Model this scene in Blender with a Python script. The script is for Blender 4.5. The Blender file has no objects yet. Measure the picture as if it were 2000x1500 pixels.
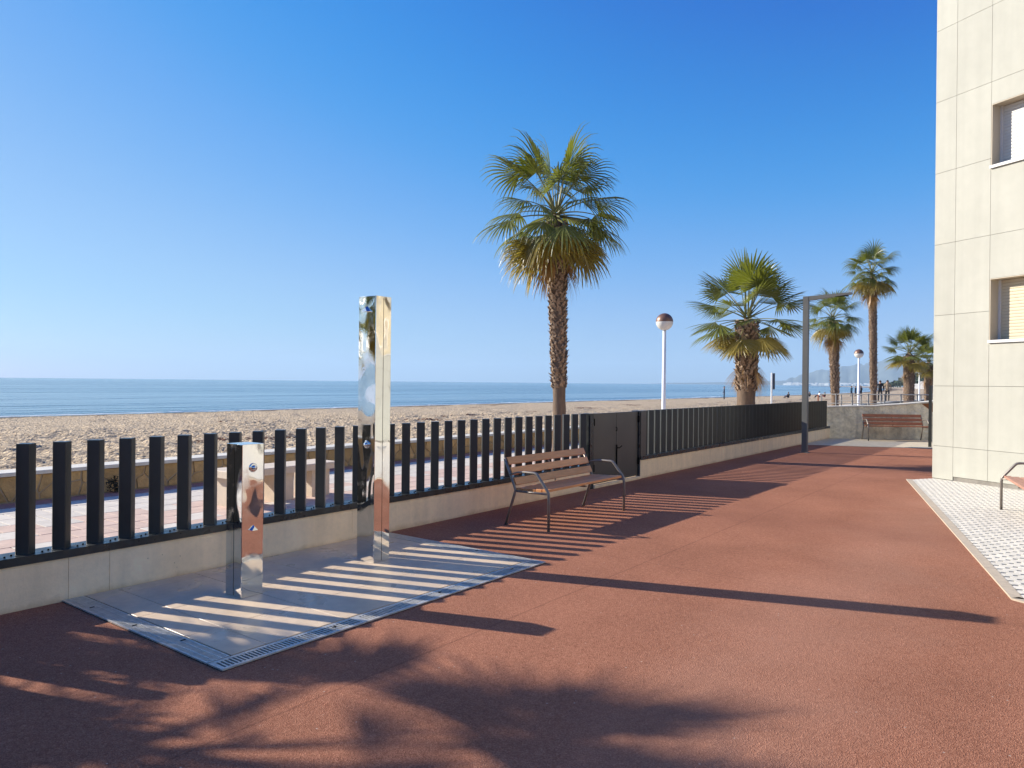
import bpy, bmesh, math, random
import numpy as np
from mathutils import Vector, Matrix
from math import sin, cos, pi, radians, atan2, sqrt

# ------------------------------------------------------------------ camera, light, exposure
S = bpy.context.scene
COL = S.collection
# World frame: +X runs along the fence, +Y points to the sea, Z up.  Camera stands in the yard.
cam = bpy.data.cameras.new('camera')
cam.sensor_width = 36.0
cam.lens = 36.0 * 1436.0 / 2000.0
cam.clip_start = 0.05
cam.clip_end = 60000
camo = bpy.data.objects.new('camera', cam)
COL.objects.link(camo)
camo.location = (-1.884, -5.72, 1.6)
_yaw, _pitch, _roll = radians(37.05), radians(-0.13), radians(0.556)
_f = Vector((cos(_yaw) * cos(_pitch), sin(_yaw) * cos(_pitch), sin(_pitch)))
camo.rotation_mode = 'QUATERNION'
camo.rotation_quaternion = (_f.to_track_quat('-Z', 'Y').to_matrix() @ Matrix.Rotation(_roll, 3, 'Z')).to_quaternion()
S.camera = camo

SUN_EL = radians(26.5)
SUN_H = Vector((-0.328, 0.9446))                       # horizontal direction towards the sun
w = bpy.data.worlds.new('World')
S.world = w
w.use_nodes = True
nt = w.node_tree
sky = nt.nodes.new('ShaderNodeTexSky')
sky.sky_type = 'NISHITA'
sky.sun_disc = False
sky.sun_elevation = SUN_EL
sky.sun_rotation = atan2(SUN_H.x, SUN_H.y)
sky.altitude = 0
sky.air_density = 1.0
sky.dust_density = 0.3
sky.ozone_density = 3.0
# film-like response of the clear winter sky (applies to the whole dome alike)
_dv = nt.nodes.new('ShaderNodeVectorMath'); _dv.operation = 'SCALE'; _dv.inputs['Scale'].default_value = 0.1
_cv = nt.nodes.new('ShaderNodeRGBCurve')
_ml = nt.nodes.new('ShaderNodeVectorMath'); _ml.operation = 'SCALE'; _ml.inputs['Scale'].default_value = 10.0
for _ch, _pts in ((0, [(0, .002), (.10, .006), (.143, .019), (.21, .068), (.33, .14), (.54, .20), (.78, .28), (1, .40)]),
                  (1, [(0, 0), (.15, .062), (.206, .112), (.246, .143), (.337, .193), (.515, .268), (.857, .375), (1, .44)]),
                  (2, [(0, 0), (.2, .22), (.328, .325), (.409, .38), (.526, .42), (.75, .46), (1, .54)])):
    _c = _cv.mapping.curves[_ch]
    _c.points[0].location = _pts[0]; _c.points[1].location = _pts[-1]
    for _p in _pts[1:-1]: _c.points.new(*_p)
_cv.mapping.extend = 'EXTRAPOLATED'
_cv.mapping.use_clip = False
_cv.mapping.update()
nt.links.new(sky.outputs[0], _dv.inputs[0]); nt.links.new(_dv.outputs[0], _cv.inputs['Color'])
nt.links.new(_cv.outputs[0], _ml.inputs[0]); nt.links.new(_ml.outputs[0], nt.nodes['Background'].inputs[0])
nt.nodes['Background'].inputs[1].default_value = 0.12

sd = bpy.data.lights.new('sun', 'SUN')
sd.energy = 4.9
sd.angle = radians(0.53)
sd.color = (1.0, 0.93, 0.82)
so = bpy.data.objects.new('sun', sd)
COL.objects.link(so)
so.rotation_euler = Vector((SUN_H.x * cos(SUN_EL), SUN_H.y * cos(SUN_EL), sin(SUN_EL))).to_track_quat('Z', 'Y').to_euler()

vs = S.view_settings
vs.view_transform = 'Standard'
vs.look = 'None'
vs.gamma = 1
vs.exposure = 0.78
vs.use_curve_mapping = False
S.cycles.use_denoising = True
S.cycles.max_bounces = 8
S.cycles.diffuse_bounces = 4
S.cycles.glossy_bounces = 5
S.cycles.transmission_bounces = 4
S.cycles.transparent_max_bounces = 8
S.cycles.volume_bounces = 1
S.cycles.caustics_reflective = True
S.cycles.blur_glossy = 0.12
S.cycles.caustics_refractive = False
S.cycles.sample_clamp_indirect = 4.0

# ------------------------------------------------------------------ helpers
rnd = random.Random(7)

def link(o, parent=None):
    COL.objects.link(o)
    if parent is not None:
        o.parent = parent
    return o

def meshobj(name, verts, faces, mats, parent=None, fmat=None, smooth=False, loc=(0, 0, 0)):
    me = bpy.data.meshes.new(name)
    me.from_pydata([tuple(v) for v in verts], [], faces)
    for m in (mats if isinstance(mats, (list, tuple)) else [mats]):
        me.materials.append(m)
    if fmat is not None:
        me.polygons.foreach_set('material_index', fmat)
    if smooth:
        me.polygons.foreach_set('use_smooth', [True] * len(me.polygons))
    me.update()
    o = bpy.data.objects.new(name, me)
    o.location = loc
    return link(o, parent)

def share(name, src, parent, loc=(0, 0, 0), rot=(0, 0, 0), scale=(1, 1, 1)):
    o = bpy.data.objects.new(name, src.data if hasattr(src, 'data') else src)
    o.location = loc
    o.rotation_euler = rot
    o.scale = scale
    return link(o, parent)

def empty(name, loc=(0, 0, 0), rz=0.0):
    o = bpy.data.objects.new(name, None)
    o.empty_display_size = 0.2
    o.location = loc
    o.rotation_euler = (0, 0, rz)
    return link(o)

def tag(o, label, cat, group=None):
    o['label'] = label
    o['category'] = cat
    if group:
        o['group'] = group
    return o

def kind(o, k):
    o['kind'] = k
    return o

class MB:
    """small mesh collector"""
    def __init__(s):
        s.v = []; s.f = []; s.m = []
    def add(s, vs, fs, mi=0):
        n = len(s.v)
        s.v += [tuple(v) for v in vs]
        s.f += [tuple(i + n for i in f) for f in fs]
        s.m += [mi] * len(fs)
    def box(s, x0, x1, y0, y1, z0, z1, mi=0):
        s.add([(x0, y0, z0), (x1, y0, z0), (x1, y1, z0), (x0, y1, z0), (x0, y0, z1), (x1, y0, z1), (x1, y1, z1), (x0, y1, z1)],
              [(0, 3, 2, 1), (4, 5, 6, 7), (0, 1, 5, 4), (1, 2, 6, 5), (2, 3, 7, 6), (3, 0, 4, 7)], mi)
    def cbox(s, x0, x1, y0, y1, z0, z1, c, mi=0):
        """box with chamfered top edge"""
        a = [(x0, y0, z0), (x1, y0, z0), (x1, y1, z0), (x0, y1, z0)]
        b = [(x0, y0, z1 - c), (x1, y0, z1 - c), (x1, y1, z1 - c), (x0, y1, z1 - c)]
        d = [(x0 + c, y0 + c, z1), (x1 - c, y0 + c, z1), (x1 - c, y1 - c, z1), (x0 + c, y1 - c, z1)]
        fs = [(0, 3, 2, 1), (8, 9, 10, 11)]
        for i in range(4):
            j = (i + 1) % 4
            fs += [(i, j, j + 4, i + 4), (i + 4, j + 4, j + 8, i + 8)]
        s.add(a + b + d, fs, mi)
    def prism(s, poly, z0, z1, mi=0, bottom=True):
        n = len(poly)
        vs = [(p[0], p[1], z0) for p in poly] + [(p[0], p[1], z1) for p in poly]
        fs = [tuple(range(n, 2 * n))]
        if bottom:
            fs.append(tuple(reversed(range(n))))
        for i in range(n):
            j = (i + 1) % n
            fs.append((i, j, j + n, i + n))
        s.add(vs, fs, mi)
    def tube(s, pts, r, seg=8, mi=0, cap=True):
        pts = [Vector(p) for p in pts]
        rr = r if isinstance(r, (list, tuple)) else [r] * len(pts)
        n = len(s.v)
        up = None
        for i, p in enumerate(pts):
            if i == 0: t = pts[1] - p
            elif i == len(pts) - 1: t = p - pts[i - 1]
            else: t = (pts[i + 1] - p).normalized() + (p - pts[i - 1]).normalized()
            t.normalize()
            if up is None:
                up = Vector((1, 0, 0)) if abs(t.x) < 0.9 else Vector((0, 1, 0))
            a = (up - t * up.dot(t)).normalized()
            b = t.cross(a)
            up = a
            for k in range(seg):
                q = p + (a * cos(2 * pi * k / seg) + b * sin(2 * pi * k / seg)) * rr[i]
                s.v.append(tuple(q))
        for i in range(len(pts) - 1):
            for k in range(seg):
                k2 = (k + 1) % seg
                s.f.append((n + i * seg + k, n + i * seg + k2, n + (i + 1) * seg + k2, n + (i + 1) * seg + k))
                s.m.append(mi)
        if cap:
            s.f.append(tuple(n + k for k in reversed(range(seg)))); s.m.append(mi)
            e = n + (len(pts) - 1) * seg
            s.f.append(tuple(e + k for k in range(seg))); s.m.append(mi)
    def lathe(s, prof, seg=24, mi=0, cx=0, cy=0):
        n = len(s.v)
        for r, z in prof:
            for k in range(seg):
                s.v.append((cx + r * cos(2 * pi * k / seg), cy + r * sin(2 * pi * k / seg), z))
        for i in range(len(prof) - 1):
            for k in range(seg):
                k2 = (k + 1) % seg
                s.f.append((n + i * seg + k, n + i * seg + k2, n + (i + 1) * seg + k2, n + (i + 1) * seg + k)); s.m.append(mi)
    def obj(s, name, mats, parent=None, smooth=False, loc=(0, 0, 0)):
        return meshobj(name, s.v, s.f, mats, parent, s.m if isinstance(mats, (list, tuple)) and len(mats) > 1 else None, smooth, loc)

def boxobj(name, x0, x1, y0, y1, z0, z1, mat, parent=None, c=0.0):
    b = MB()
    if c: b.cbox(x0, x1, y0, y1, z0, z1, c)
    else: b.box(x0, x1, y0, y1, z0, z1)
    return b.obj(name, mat, parent)

# ------------------------------------------------------------------ materials
def mat(name, col, rough=0.6, metal=0.0, var=0.0, vscale=4.0, bump=0.0, bscale=60.0, objvar=0.0, spec=0.5, var2=0.0, v2scale=0.7, streak=None, coat=0.0, detail=6.0):
    m = bpy.data.materials.new(name)
    m.use_nodes = True
    n = m.node_tree; N = n.nodes; Lk = n.links
    p = N['Principled BSDF']
    p.inputs['Roughness'].default_value = rough
    p.inputs['Metallic'].default_value = metal
    p.inputs['Specular IOR Level'].default_value = spec
    if coat: p.inputs['Coat Weight'].default_value = coat
    tc = N.new('ShaderNodeTexCoord')
    geo = N.new('ShaderNodeNewGeometry')
    rgb = N.new('ShaderNodeRGB'); rgb.outputs[0].default_value = (*col, 1)
    out = rgb.outputs[0]
    def scaled(out, fac, lo, hi):
        mr = N.new('ShaderNodeMapRange'); mr.inputs['To Min'].default_value = lo; mr.inputs['To Max'].default_value = hi
        Lk.new(fac, mr.inputs['Value'])
        vm = N.new('ShaderNodeVectorMath'); vm.operation = 'SCALE'
        Lk.new(out, vm.inputs[0]); Lk.new(mr.outputs[0], vm.inputs['Scale'])
        return vm.outputs[0]
    for amt, sc in ((var, vscale), (var2, v2scale)):
        if amt:
            t = N.new('ShaderNodeTexNoise'); t.inputs['Scale'].default_value = sc; t.inputs['Detail'].default_value = detail; t.inputs['Roughness'].default_value = 0.6
            if streak:
                mp = N.new('ShaderNodeMapping'); mp.inputs['Scale'].default_value = streak
                Lk.new(geo.outputs['Position'] if sc != vscale or True else tc.outputs['Object'], mp.inputs[0]); Lk.new(mp.outputs[0], t.inputs['Vector'])
            else:
                Lk.new(geo.outputs['Position'], t.inputs['Vector'])
            r = N.new('ShaderNodeMapRange'); r.inputs['From Min'].default_value = 0.3; r.inputs['From Max'].default_value = 0.7
            Lk.new(t.outputs['Fac'], r.inputs['Value'])
            out = scaled(out, r.outputs[0], 1 - amt, 1 + amt)
    if objvar:
        oi = N.new('ShaderNodeObjectInfo')
        out = scaled(out, oi.outputs['Random'], 1 - objvar, 1 + objvar)
    Lk.new(out, p.inputs['Base Color'])
    if bump:
        t = N.new('ShaderNodeTexNoise'); t.inputs['Scale'].default_value = bscale; t.inputs['Detail'].default_value = 4
        Lk.new(geo.outputs['Position'], t.inputs['Vector'])
        b = N.new('ShaderNodeBump'); b.inputs['Strength'].default_value = bump; b.inputs['Distance'].default_value = 1.0 / bscale
        Lk.new(t.outputs['Fac'], b.inputs['Height']); Lk.new(b.outputs[0], p.inputs['Normal'])
    return m

M = {}
M['paint'] = mat('anthracite_paint', (0.03, 0.032, 0.028), 0.33, var=0.15, vscale=3, bump=0.03, bscale=200)
M['railpaint'] = mat('anthracite_rail', (0.02, 0.024, 0.025), 0.28, var=0.35, vscale=9, bump=0.05, bscale=90)
M['gate'] = mat('gate_paint', (0.07, 0.062, 0.05), 0.4, var=0.12, vscale=2, bump=0.02, bscale=120)
M['steel'] = mat('mirror_steel', (0.76, 0.76, 0.76), 0.03, metal=1.0, bump=0.0)
_n = M['steel'].node_tree
_t = _n.nodes.new('ShaderNodeTexNoise'); _t.inputs['Scale'].default_value = 2.2; _t.inputs['Detail'].default_value = 1
_b = _n.nodes.new('ShaderNodeBump'); _b.inputs['Strength'].default_value = 0.35; _b.inputs['Distance'].default_value = 0.05
_g = _n.nodes.new('ShaderNodeNewGeometry')
_mp = _n.nodes.new('ShaderNodeMapping'); _mp.inputs['Scale'].default_value = (1.6, 1.6, 0.8)
_n.links.new(_g.outputs['Position'], _mp.inputs[0]); _n.links.new(_mp.outputs[0], _t.inputs['Vector'])
_n.links.new(_t.outputs['Fac'], _b.inputs['Height']); _n.links.new(_b.outputs[0], _n.nodes['Principled BSDF'].inputs['Normal'])
_s = _n.nodes.new('ShaderNodeTexNoise'); _s.inputs['Scale'].default_value = 14; _s.inputs['Detail'].default_value = 5
_n.links.new(_g.outputs['Position'], _s.inputs['Vector'])
_r = _n.nodes.new('ShaderNodeMapRange'); _r.inputs['From Min'].default_value = .45; _r.inputs['From Max'].default_value = .75; _r.inputs['To Min'].default_value = 0.02; _r.inputs['To Max'].default_value = 0.14
_n.links.new(_s.outputs['Fac'], _r.inputs['Value']); _n.links.new(_r.outputs[0], _n.nodes['Principled BSDF'].inputs['Roughness'])
M['chrome'] = mat('chrome', (0.7, 0.7, 0.72), 0.08, metal=1.0)
M['grate'] = mat('galvanised_grate', (0.62, 0.60, 0.55), 0.42, metal=0.55, var=0.18, vscale=25)
M['dark'] = mat('dark_gap', (0.012, 0.011, 0.009), 0.95, spec=0.05)
M['tile'] = mat('grey_porcelain', (0.65, 0.50, 0.34), 0.42, var=0.07, vscale=16, var2=0.10, v2scale=1.7, objvar=0.03, bump=0.02, bscale=40, spec=0.35)
def rough_noise(m, sc, lo, hi):
    n = m.node_tree; g = n.nodes.new('ShaderNodeNewGeometry'); t = n.nodes.new('ShaderNodeTexNoise'); t.inputs['Scale'].default_value = sc; t.inputs['Detail'].default_value = 6
    q = n.nodes.new('ShaderNodeMapRange'); q.inputs['From Min'].default_value = .35; q.inputs['From Max'].default_value = .65; q.inputs['To Min'].default_value = lo; q.inputs['To Max'].default_value = hi
    n.links.new(g.outputs['Position'], t.inputs['Vector']); n.links.new(t.outputs['Fac'], q.inputs['Value']); n.links.new(q.outputs[0], n.nodes['Principled BSDF'].inputs['Roughness'])
rough_noise(M['tile'], 3.0, .22, .55)
rough_noise(M['railpaint'], 8.0, .2, .5)
M['kerb'] = mat('pale_kerb', (0.47, 0.39, 0.29), 0.8, var=0.12, vscale=18, bump=0.2, bscale=150)
M['paver'] = mat('white_paver', (0.68, 0.63, 0.53), 0.8, var=0.12, vscale=30, objvar=0.09, bump=0.3, bscale=160)
M['beige'] = mat('beige_concrete', (0.58, 0.49, 0.34), 0.85, var=0.12, vscale=5, bump=0.2, bscale=90)
M['roughwall'] = mat('weathered_concrete', (0.78, 0.69, 0.51), 0.9, var=0.28, vscale=3.2, var2=0.15, v2scale=14, bump=0.6, bscale=14)
M['woodb'] = mat('bench_wood', (0.58, 0.25, 0.09), 0.42, var=0.18, vscale=7, objvar=0.16, streak=(0.6, 6, 6), bump=0.05, bscale=60, coat=0.15)
M['woodr'] = mat('bench_wood_red', (0.33, 0.11, 0.045), 0.45, var=0.18, vscale=7, objvar=0.12, bump=0.05, bscale=60)
M['woodp'] = mat('bench_wood_faded', (0.42, 0.22, 0.15), 0.6, var=0.15, vscale=7, objvar=0.1, bump=0.05, bscale=60)
M['benchmetal'] = mat('bench_steel', (0.23, 0.20, 0.17), 0.38, metal=0.4, var=0.12, vscale=20)
M['lampgrey'] = mat('lamp_post_grey', (0.12, 0.118, 0.108), 0.5, var=0.08, vscale=3)
M['white'] = mat('white_enamel', (0.78, 0.80, 0.82), 0.35, var=0.03, vscale=6)
M['globe'] = mat('frosted_globe', (0.70, 0.70, 0.66), 0.25, var=0.04, vscale=10)
M['cap'] = mat('bronze_cap', (0.20, 0.11, 0.075), 0.4, metal=0.3, var=0.2, vscale=6)
M['wallbits'] = mat('pale_panel', (0.425, 0.415, 0.35), 0.75, var=0.035, vscale=5, objvar=0.03, var2=0.04, v2scale=0.9, bump=0.12, bscale=220, detail=10)
def streaks(m, amt):
    n = m.node_tree; p = n.nodes['Principled BSDF']; src = p.inputs['Base Color'].links[0].from_socket
    g = n.nodes.new('ShaderNodeNewGeometry'); mp = n.nodes.new('ShaderNodeMapping'); mp.inputs['Scale'].default_value = (7, 7, .35)
    t = n.nodes.new('ShaderNodeTexNoise'); t.inputs['Scale'].default_value = 1.0; t.inputs['Detail'].default_value = 7
    q = n.nodes.new('ShaderNodeMapRange'); q.inputs['From Min'].default_value = .35; q.inputs['From Max'].default_value = .7; q.inputs['To Min'].default_value = 1.0 + amt * .4; q.inputs['To Max'].default_value = 1.0 - amt
    v = n.nodes.new('ShaderNodeVectorMath'); v.operation = 'SCALE'
    n.links.new(g.outputs['Position'], mp.inputs[0]); n.links.new(mp.outputs[0], t.inputs['Vector']); n.links.new(t.outputs['Fac'], q.inputs['Value'])
    n.links.new(src, v.inputs[0]); n.links.new(q.outputs[0], v.inputs['Scale']); n.links.new(v.outputs[0], p.inputs['Base Color'])
streaks(M['wallbits'], .05)
M['core'] = mat('facade_core', (0.12, 0.115, 0.10), 0.9)
M['reveal'] = mat('window_reveal', (0.5, 0.43, 0.32), 0.7, var=0.03)
M['shutterw'] = mat('white_shutter', (0.62, 0.60, 0.55), 0.45, var=0.02)
M['shuttery'] = mat('cream_shutter', (0.60, 0.52, 0.36), 0.45, var=0.02)
M['sill'] = mat('white_sill', (0.66, 0.65, 0.62), 0.5)
M['plinth'] = mat('plinth_grey', (0.22, 0.2, 0.17), 0.9, var=0.25, vscale=8)
M['stone'] = mat('ochre_stone', (0.50, 0.325, 0.135), 0.85, var=0.18, vscale=9, objvar=0.22, bump=0.4, bscale=30)
M['mortar'] = mat('pale_mortar', (0.40, 0.31, 0.2), 0.95, var=0.1, vscale=20, bump=0.3, bscale=70)
M['coping'] = mat('pale_coping', (0.62, 0.585, 0.50), 0.8, var=0.1, vscale=9, bump=0.2, bscale=80)
M['slabp'] = mat('pink_slab', (0.58, 0.42, 0.33), 0.8, var=0.12, vscale=6, objvar=0.07, bump=0.15, bscale=120)
M['slabg'] = mat('pale_slab', (0.60, 0.54, 0.455), 0.8, var=0.1, vscale=6, objvar=0.06, bump=0.15, bscale=120)
M['slabr'] = mat('rose_slab', (0.40, 0.2, 0.16), 0.8, var=0.12, vscale=6, objvar=0.08, bump=0.15, bscale=120)
M['joint'] = mat('slab_joint', (0.22, 0.19, 0.16), 0.95)
M['benchstone'] = mat('bench_stone', (0.62, 0.52, 0.40), 0.8, var=0.1, vscale=8, bump=0.2, bscale=80)
M['corten'] = mat('rust_plate', (0.24, 0.085, 0.025), 0.8, var=0.25, vscale=5)
M['railgrey'] = mat('handrail_grey', (0.30, 0.29, 0.275), 0.5, metal=0.3, var=0.1, vscale=6)
M['hill'] = mat('far_hill', (0.12, 0.14, 0.13), 0.95, var=0.25, vscale=0.004)
M['house'] = mat('far_house_white', (0.72, 0.70, 0.66), 0.8, var=0.15, vscale=0.02)
M['fartree'] = mat('far_pine', (0.035, 0.055, 0.025), 0.9, var=0.35, vscale=0.2)
M['soil'] = mat('earth', (0.30, 0.24, 0.17), 0.95, var=0.2, vscale=0.6)
M['trunk'] = mat('palm_trunk', (0.15, 0.10, 0.065), 0.9, var=0.28, vscale=14, streak=(1, 1, 0.25), var2=0.2, v2scale=3, bump=0.5, bscale=35)
M['boot'] = mat('palm_boot', (0.29, 0.20, 0.13), 0.85, var=0.55, vscale=22, bump=0.3, bscale=60)
def leafmat(name, col, tr):
    m = mat(name, col, 0.38, var=0.25, vscale=9, objvar=0.2, spec=0.6)
    n = m.node_tree; p = n.nodes['Principled BSDF']; o = n.nodes['Material Output']
    t = n.nodes.new('ShaderNodeBsdfTranslucent'); mx = n.nodes.new('ShaderNodeMixShader'); mx.inputs[0].default_value = tr
    t.inputs[0].default_value = (min(1, col[0] * 1.9), min(1, col[1] * 1.9), col[2] * 0.8, 1)
    n.links.new(p.outputs[0], mx.inputs[1]); n.links.new(t.outputs[0], mx.inputs[2]); n.links.new(mx.outputs[0], o.inputs['Surface'])
    return m
M['leaf_g'] = leafmat('frond_green', (0.13, 0.145, 0.03), 0.3)
M['leaf_y'] = leafmat('frond_olive', (0.23, 0.18, 0.045), 0.34)
M['leaf_b'] = leafmat('frond_dry', (0.32, 0.19, 0.08), 0.25)
M['petiole'] = mat('petiole', (0.17, 0.17, 0.055), 0.5, objvar=0.25)
M['petioled'] = mat('petiole_dry', (0.28, 0.17, 0.08), 0.7, objvar=0.25)

# red rubber yard surface
def red_mat():
    m = bpy.data.materials.new('red_rubber_yard'); m.use_nodes = True
    n = m.node_tree; N = n.nodes; K = n.links; p = N['Principled BSDF']
    g = N.new('ShaderNodeNewGeometry')
    def noise(sc, det=3, rough=.6):
        t = N.new('ShaderNodeTexNoise'); t.inputs['Scale'].default_value = sc; t.inputs['Detail'].default_value = det; t.inputs['Roughness'].default_value = rough
        K.new(g.outputs['Position'], t.inputs['Vector']); return t.outputs['Fac']
    vo = N.new('ShaderNodeTexVoronoi'); vo.inputs['Scale'].default_value = 190
    K.new(g.outputs['Position'], vo.inputs['Vector'])
    r1 = N.new('ShaderNodeValToRGB'); K.new(vo.outputs['Color'], r1.inputs[0])
    r1.color_ramp.elements[0].position = 0.0; r1.color_ramp.elements[0].color = (0.22, 0.082, 0.047, 1)
    r1.color_ramp.elements[1].position = 1.0; r1.color_ramp.elements[1].color = (0.47, 0.225, 0.138, 1)
    e = r1.color_ramp.elements.new(0.5); e.color = (0.33, 0.14, 0.083, 1)
    big = N.new('ShaderNodeMapRange'); big.inputs['From Min'].default_value = .3; big.inputs['From Max'].default_value = .7; big.inputs['To Min'].default_value = .86; big.inputs['To Max'].default_value = 1.14
    K.new(noise(0.9, 6), big.inputs['Value'])
    mid = N.new('ShaderNodeMapRange'); mid.inputs['From Min'].default_value = .3; mid.inputs['From Max'].default_value = .7; mid.inputs['To Min'].default_value = .88; mid.inputs['To Max'].default_value = 1.12
    K.new(noise(28, 4), mid.inputs['Value'])
    mu = N.new('ShaderNodeMath'); mu.operation = 'MULTIPLY'; K.new(big.outputs[0], mu.inputs[0]); K.new(mid.outputs[0], mu.inputs[1])
    v = N.new('ShaderNodeVectorMath'); v.operation = 'SCALE'; K.new(r1.outputs[0], v.inputs[0]); K.new(mu.outputs[0], v.inputs['Scale'])
    # pale dust specks
    sp = N.new('ShaderNodeTexVoronoi'); sp.inputs['Scale'].default_value = 9
    K.new(g.outputs['Position'], sp.inputs['Vector'])
    lt = N.new('ShaderNodeMath'); lt.operation = 'LESS_THAN'; lt.inputs[1].default_value = 0.045; K.new(sp.outputs['Distance'], lt.inputs[0])
    mx = N.new('ShaderNodeMixRGB'); mx.inputs[2].default_value = (0.5, 0.36, 0.28, 1)
    K.new(lt.outputs[0], mx.inputs[0]); K.new(v.outputs[0], mx.inputs[1])
    # faint pour seams and a wandering pale wear track
    sx = N.new('ShaderNodeSeparateXYZ'); K.new(g.outputs['Position'], sx.inputs[0])
    wob = noise(1.1, 5)
    def band(sock, centre, width, wobble):
        a1 = N.new('ShaderNodeMath'); a1.operation = 'MULTIPLY_ADD'; a1.inputs[1].default_value = wobble; K.new(wob, a1.inputs[0]); K.new(sock, a1.inputs[2])
        a2 = N.new('ShaderNodeMath'); a2.operation = 'SUBTRACT'; a2.inputs[1].default_value = centre + wobble * .5; K.new(a1.outputs[0], a2.inputs[0])
        a3 = N.new('ShaderNodeMath'); a3.operation = 'ABSOLUTE'; K.new(a2.outputs[0], a3.inputs[0])
        m3 = N.new('ShaderNodeMapRange'); m3.inputs['From Min'].default_value = width; m3.inputs['From Max'].default_value = 0; K.new(a3.outputs[0], m3.inputs['Value'])
        return m3.outputs[0]
    cur = mx.outputs[0]
    for sock, cc, wd, wb_, col, fac in ((sx.outputs['Y'], -2.72, .012, .03, (.12, .05, .035, 1), .45), (sx.outputs['X'], 4.1, .012, .03, (.12, .05, .035, 1), .35), (sx.outputs['X'], 9.0, .014, .03, (.12, .05, .035, 1), .35),
                                       (sx.outputs['Y'], -4.4, .8, 1.6, (.46, .27, .19, 1), .22), (sx.outputs['X'], 7.0, 1.2, 2.5, (.24, .10, .065, 1), .30)):
        bn = band(sock, cc, wd, wb_)
        ff = N.new('ShaderNodeMath'); ff.operation = 'MULTIPLY'; ff.inputs[1].default_value = fac; K.new(bn, ff.inputs[0])
        m4 = N.new('ShaderNodeMixRGB'); m4.inputs[2].default_value = col; K.new(ff.outputs[0], m4.inputs[0]); K.new(cur, m4.inputs[1]); cur = m4.outputs[0]
    K.new(cur, p.inputs['Base Color'])
    p.inputs['Roughness'].default_value = 0.9; p.inputs['Specular IOR Level'].default_value = 0.08
    b = N.new('ShaderNodeBump'); b.inputs['Strength'].default_value = 0.8; b.inputs['Distance'].default_value = 0.004
    K.new(vo.outputs['Distance'], b.inputs['Height']); K.new(b.outputs[0], p.inputs['Normal'])
    return m
M['red'] = red_mat()

# yard wall: cast concrete, stains near the foot
def wall_mat():
    m = mat('cast_concrete_wall', (0.96, 0.72, 0.45), 0.85, var=0.07, vscale=3.5, var2=0.05, v2scale=22, bump=0.15, bscale=60)
    n = m.node_tree; N = n.nodes; K = n.links; p = N['Principled BSDF']
    src = p.inputs['Base Color'].links[0].from_socket
    g = N.new('ShaderNodeNewGeometry'); sx = N.new('ShaderNodeSeparateXYZ'); K.new(g.outputs['Position'], sx.inputs[0])
    t = N.new('ShaderNodeTexNoise'); t.inputs['Scale'].default_value = 2.3; t.inputs['Detail'].default_value = 12; t.inputs['Roughness'].default_value = .7; K.new(g.outputs['Position'], t.inputs['Vector'])
    # dirt collar above the ground with ragged edge
    a = N.new('ShaderNodeMath'); a.operation = 'MULTIPLY_ADD'; a.inputs[1].default_value = 0.16; a.inputs[2].default_value = -0.06; K.new(t.outputs['Fac'], a.inputs[0])
    sb_ = N.new('ShaderNodeMath'); sb_.operation = 'SUBTRACT'; K.new(a.outputs[0], sb_.inputs[0]); K.new(sx.outputs['Z'], sb_.inputs[1])
    mr = N.new('ShaderNodeMapRange'); mr.inputs['From Min'].default_value = -.03; mr.inputs['From Max'].default_value = .03; K.new(sb_.outputs[0], mr.inputs['Value'])
    # small pits
    v = N.new('ShaderNodeTexVoronoi'); v.inputs['Scale'].default_value = 16; K.new(g.outputs['Position'], v.inputs['Vector'])
    lt = N.new('ShaderNodeMath'); lt.operation = 'LESS_THAN'; lt.inputs[1].default_value = 0.07; K.new(v.outputs['Distance'], lt.inputs[0])
    t2 = N.new('ShaderNodeTexNoise'); t2.inputs['Scale'].default_value = 1.3; t2.inputs['Detail'].default_value = 3; K.new(g.outputs['Position'], t2.inputs['Vector'])
    gt = N.new('ShaderNodeMath'); gt.operation = 'GREATER_THAN'; gt.inputs[1].default_value = 0.56; K.new(t2.outputs['Fac'], gt.inputs[0])
    pm = N.new('ShaderNodeMath'); pm.operation = 'MULTIPLY'; K.new(lt.outputs[0], pm.inputs[0]); K.new(gt.outputs[0], pm.inputs[1])
    m1 = N.new('ShaderNodeMixRGB'); m1.blend_type = 'MULTIPLY'; m1.inputs[2].default_value = (0.74, 0.68, 0.6, 1)
    K.new(mr.outputs[0], m1.inputs[0]); K.new(src, m1.inputs[1])
    m2 = N.new('ShaderNodeMixRGB'); m2.blend_type = 'MULTIPLY'; m2.inputs[2].default_value = (0.5, 0.47, 0.42, 1)
    K.new(pm.outputs[0], m2.inputs[0]); K.new(m1.outputs[0], m2.inputs[1])
    K.new(m2.outputs[0], p.inputs['Base Color'])
    return m
M['wall'] = wall_mat()
streaks(M['wall'], .10)
streaks(M['roughwall'], .2)

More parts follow.
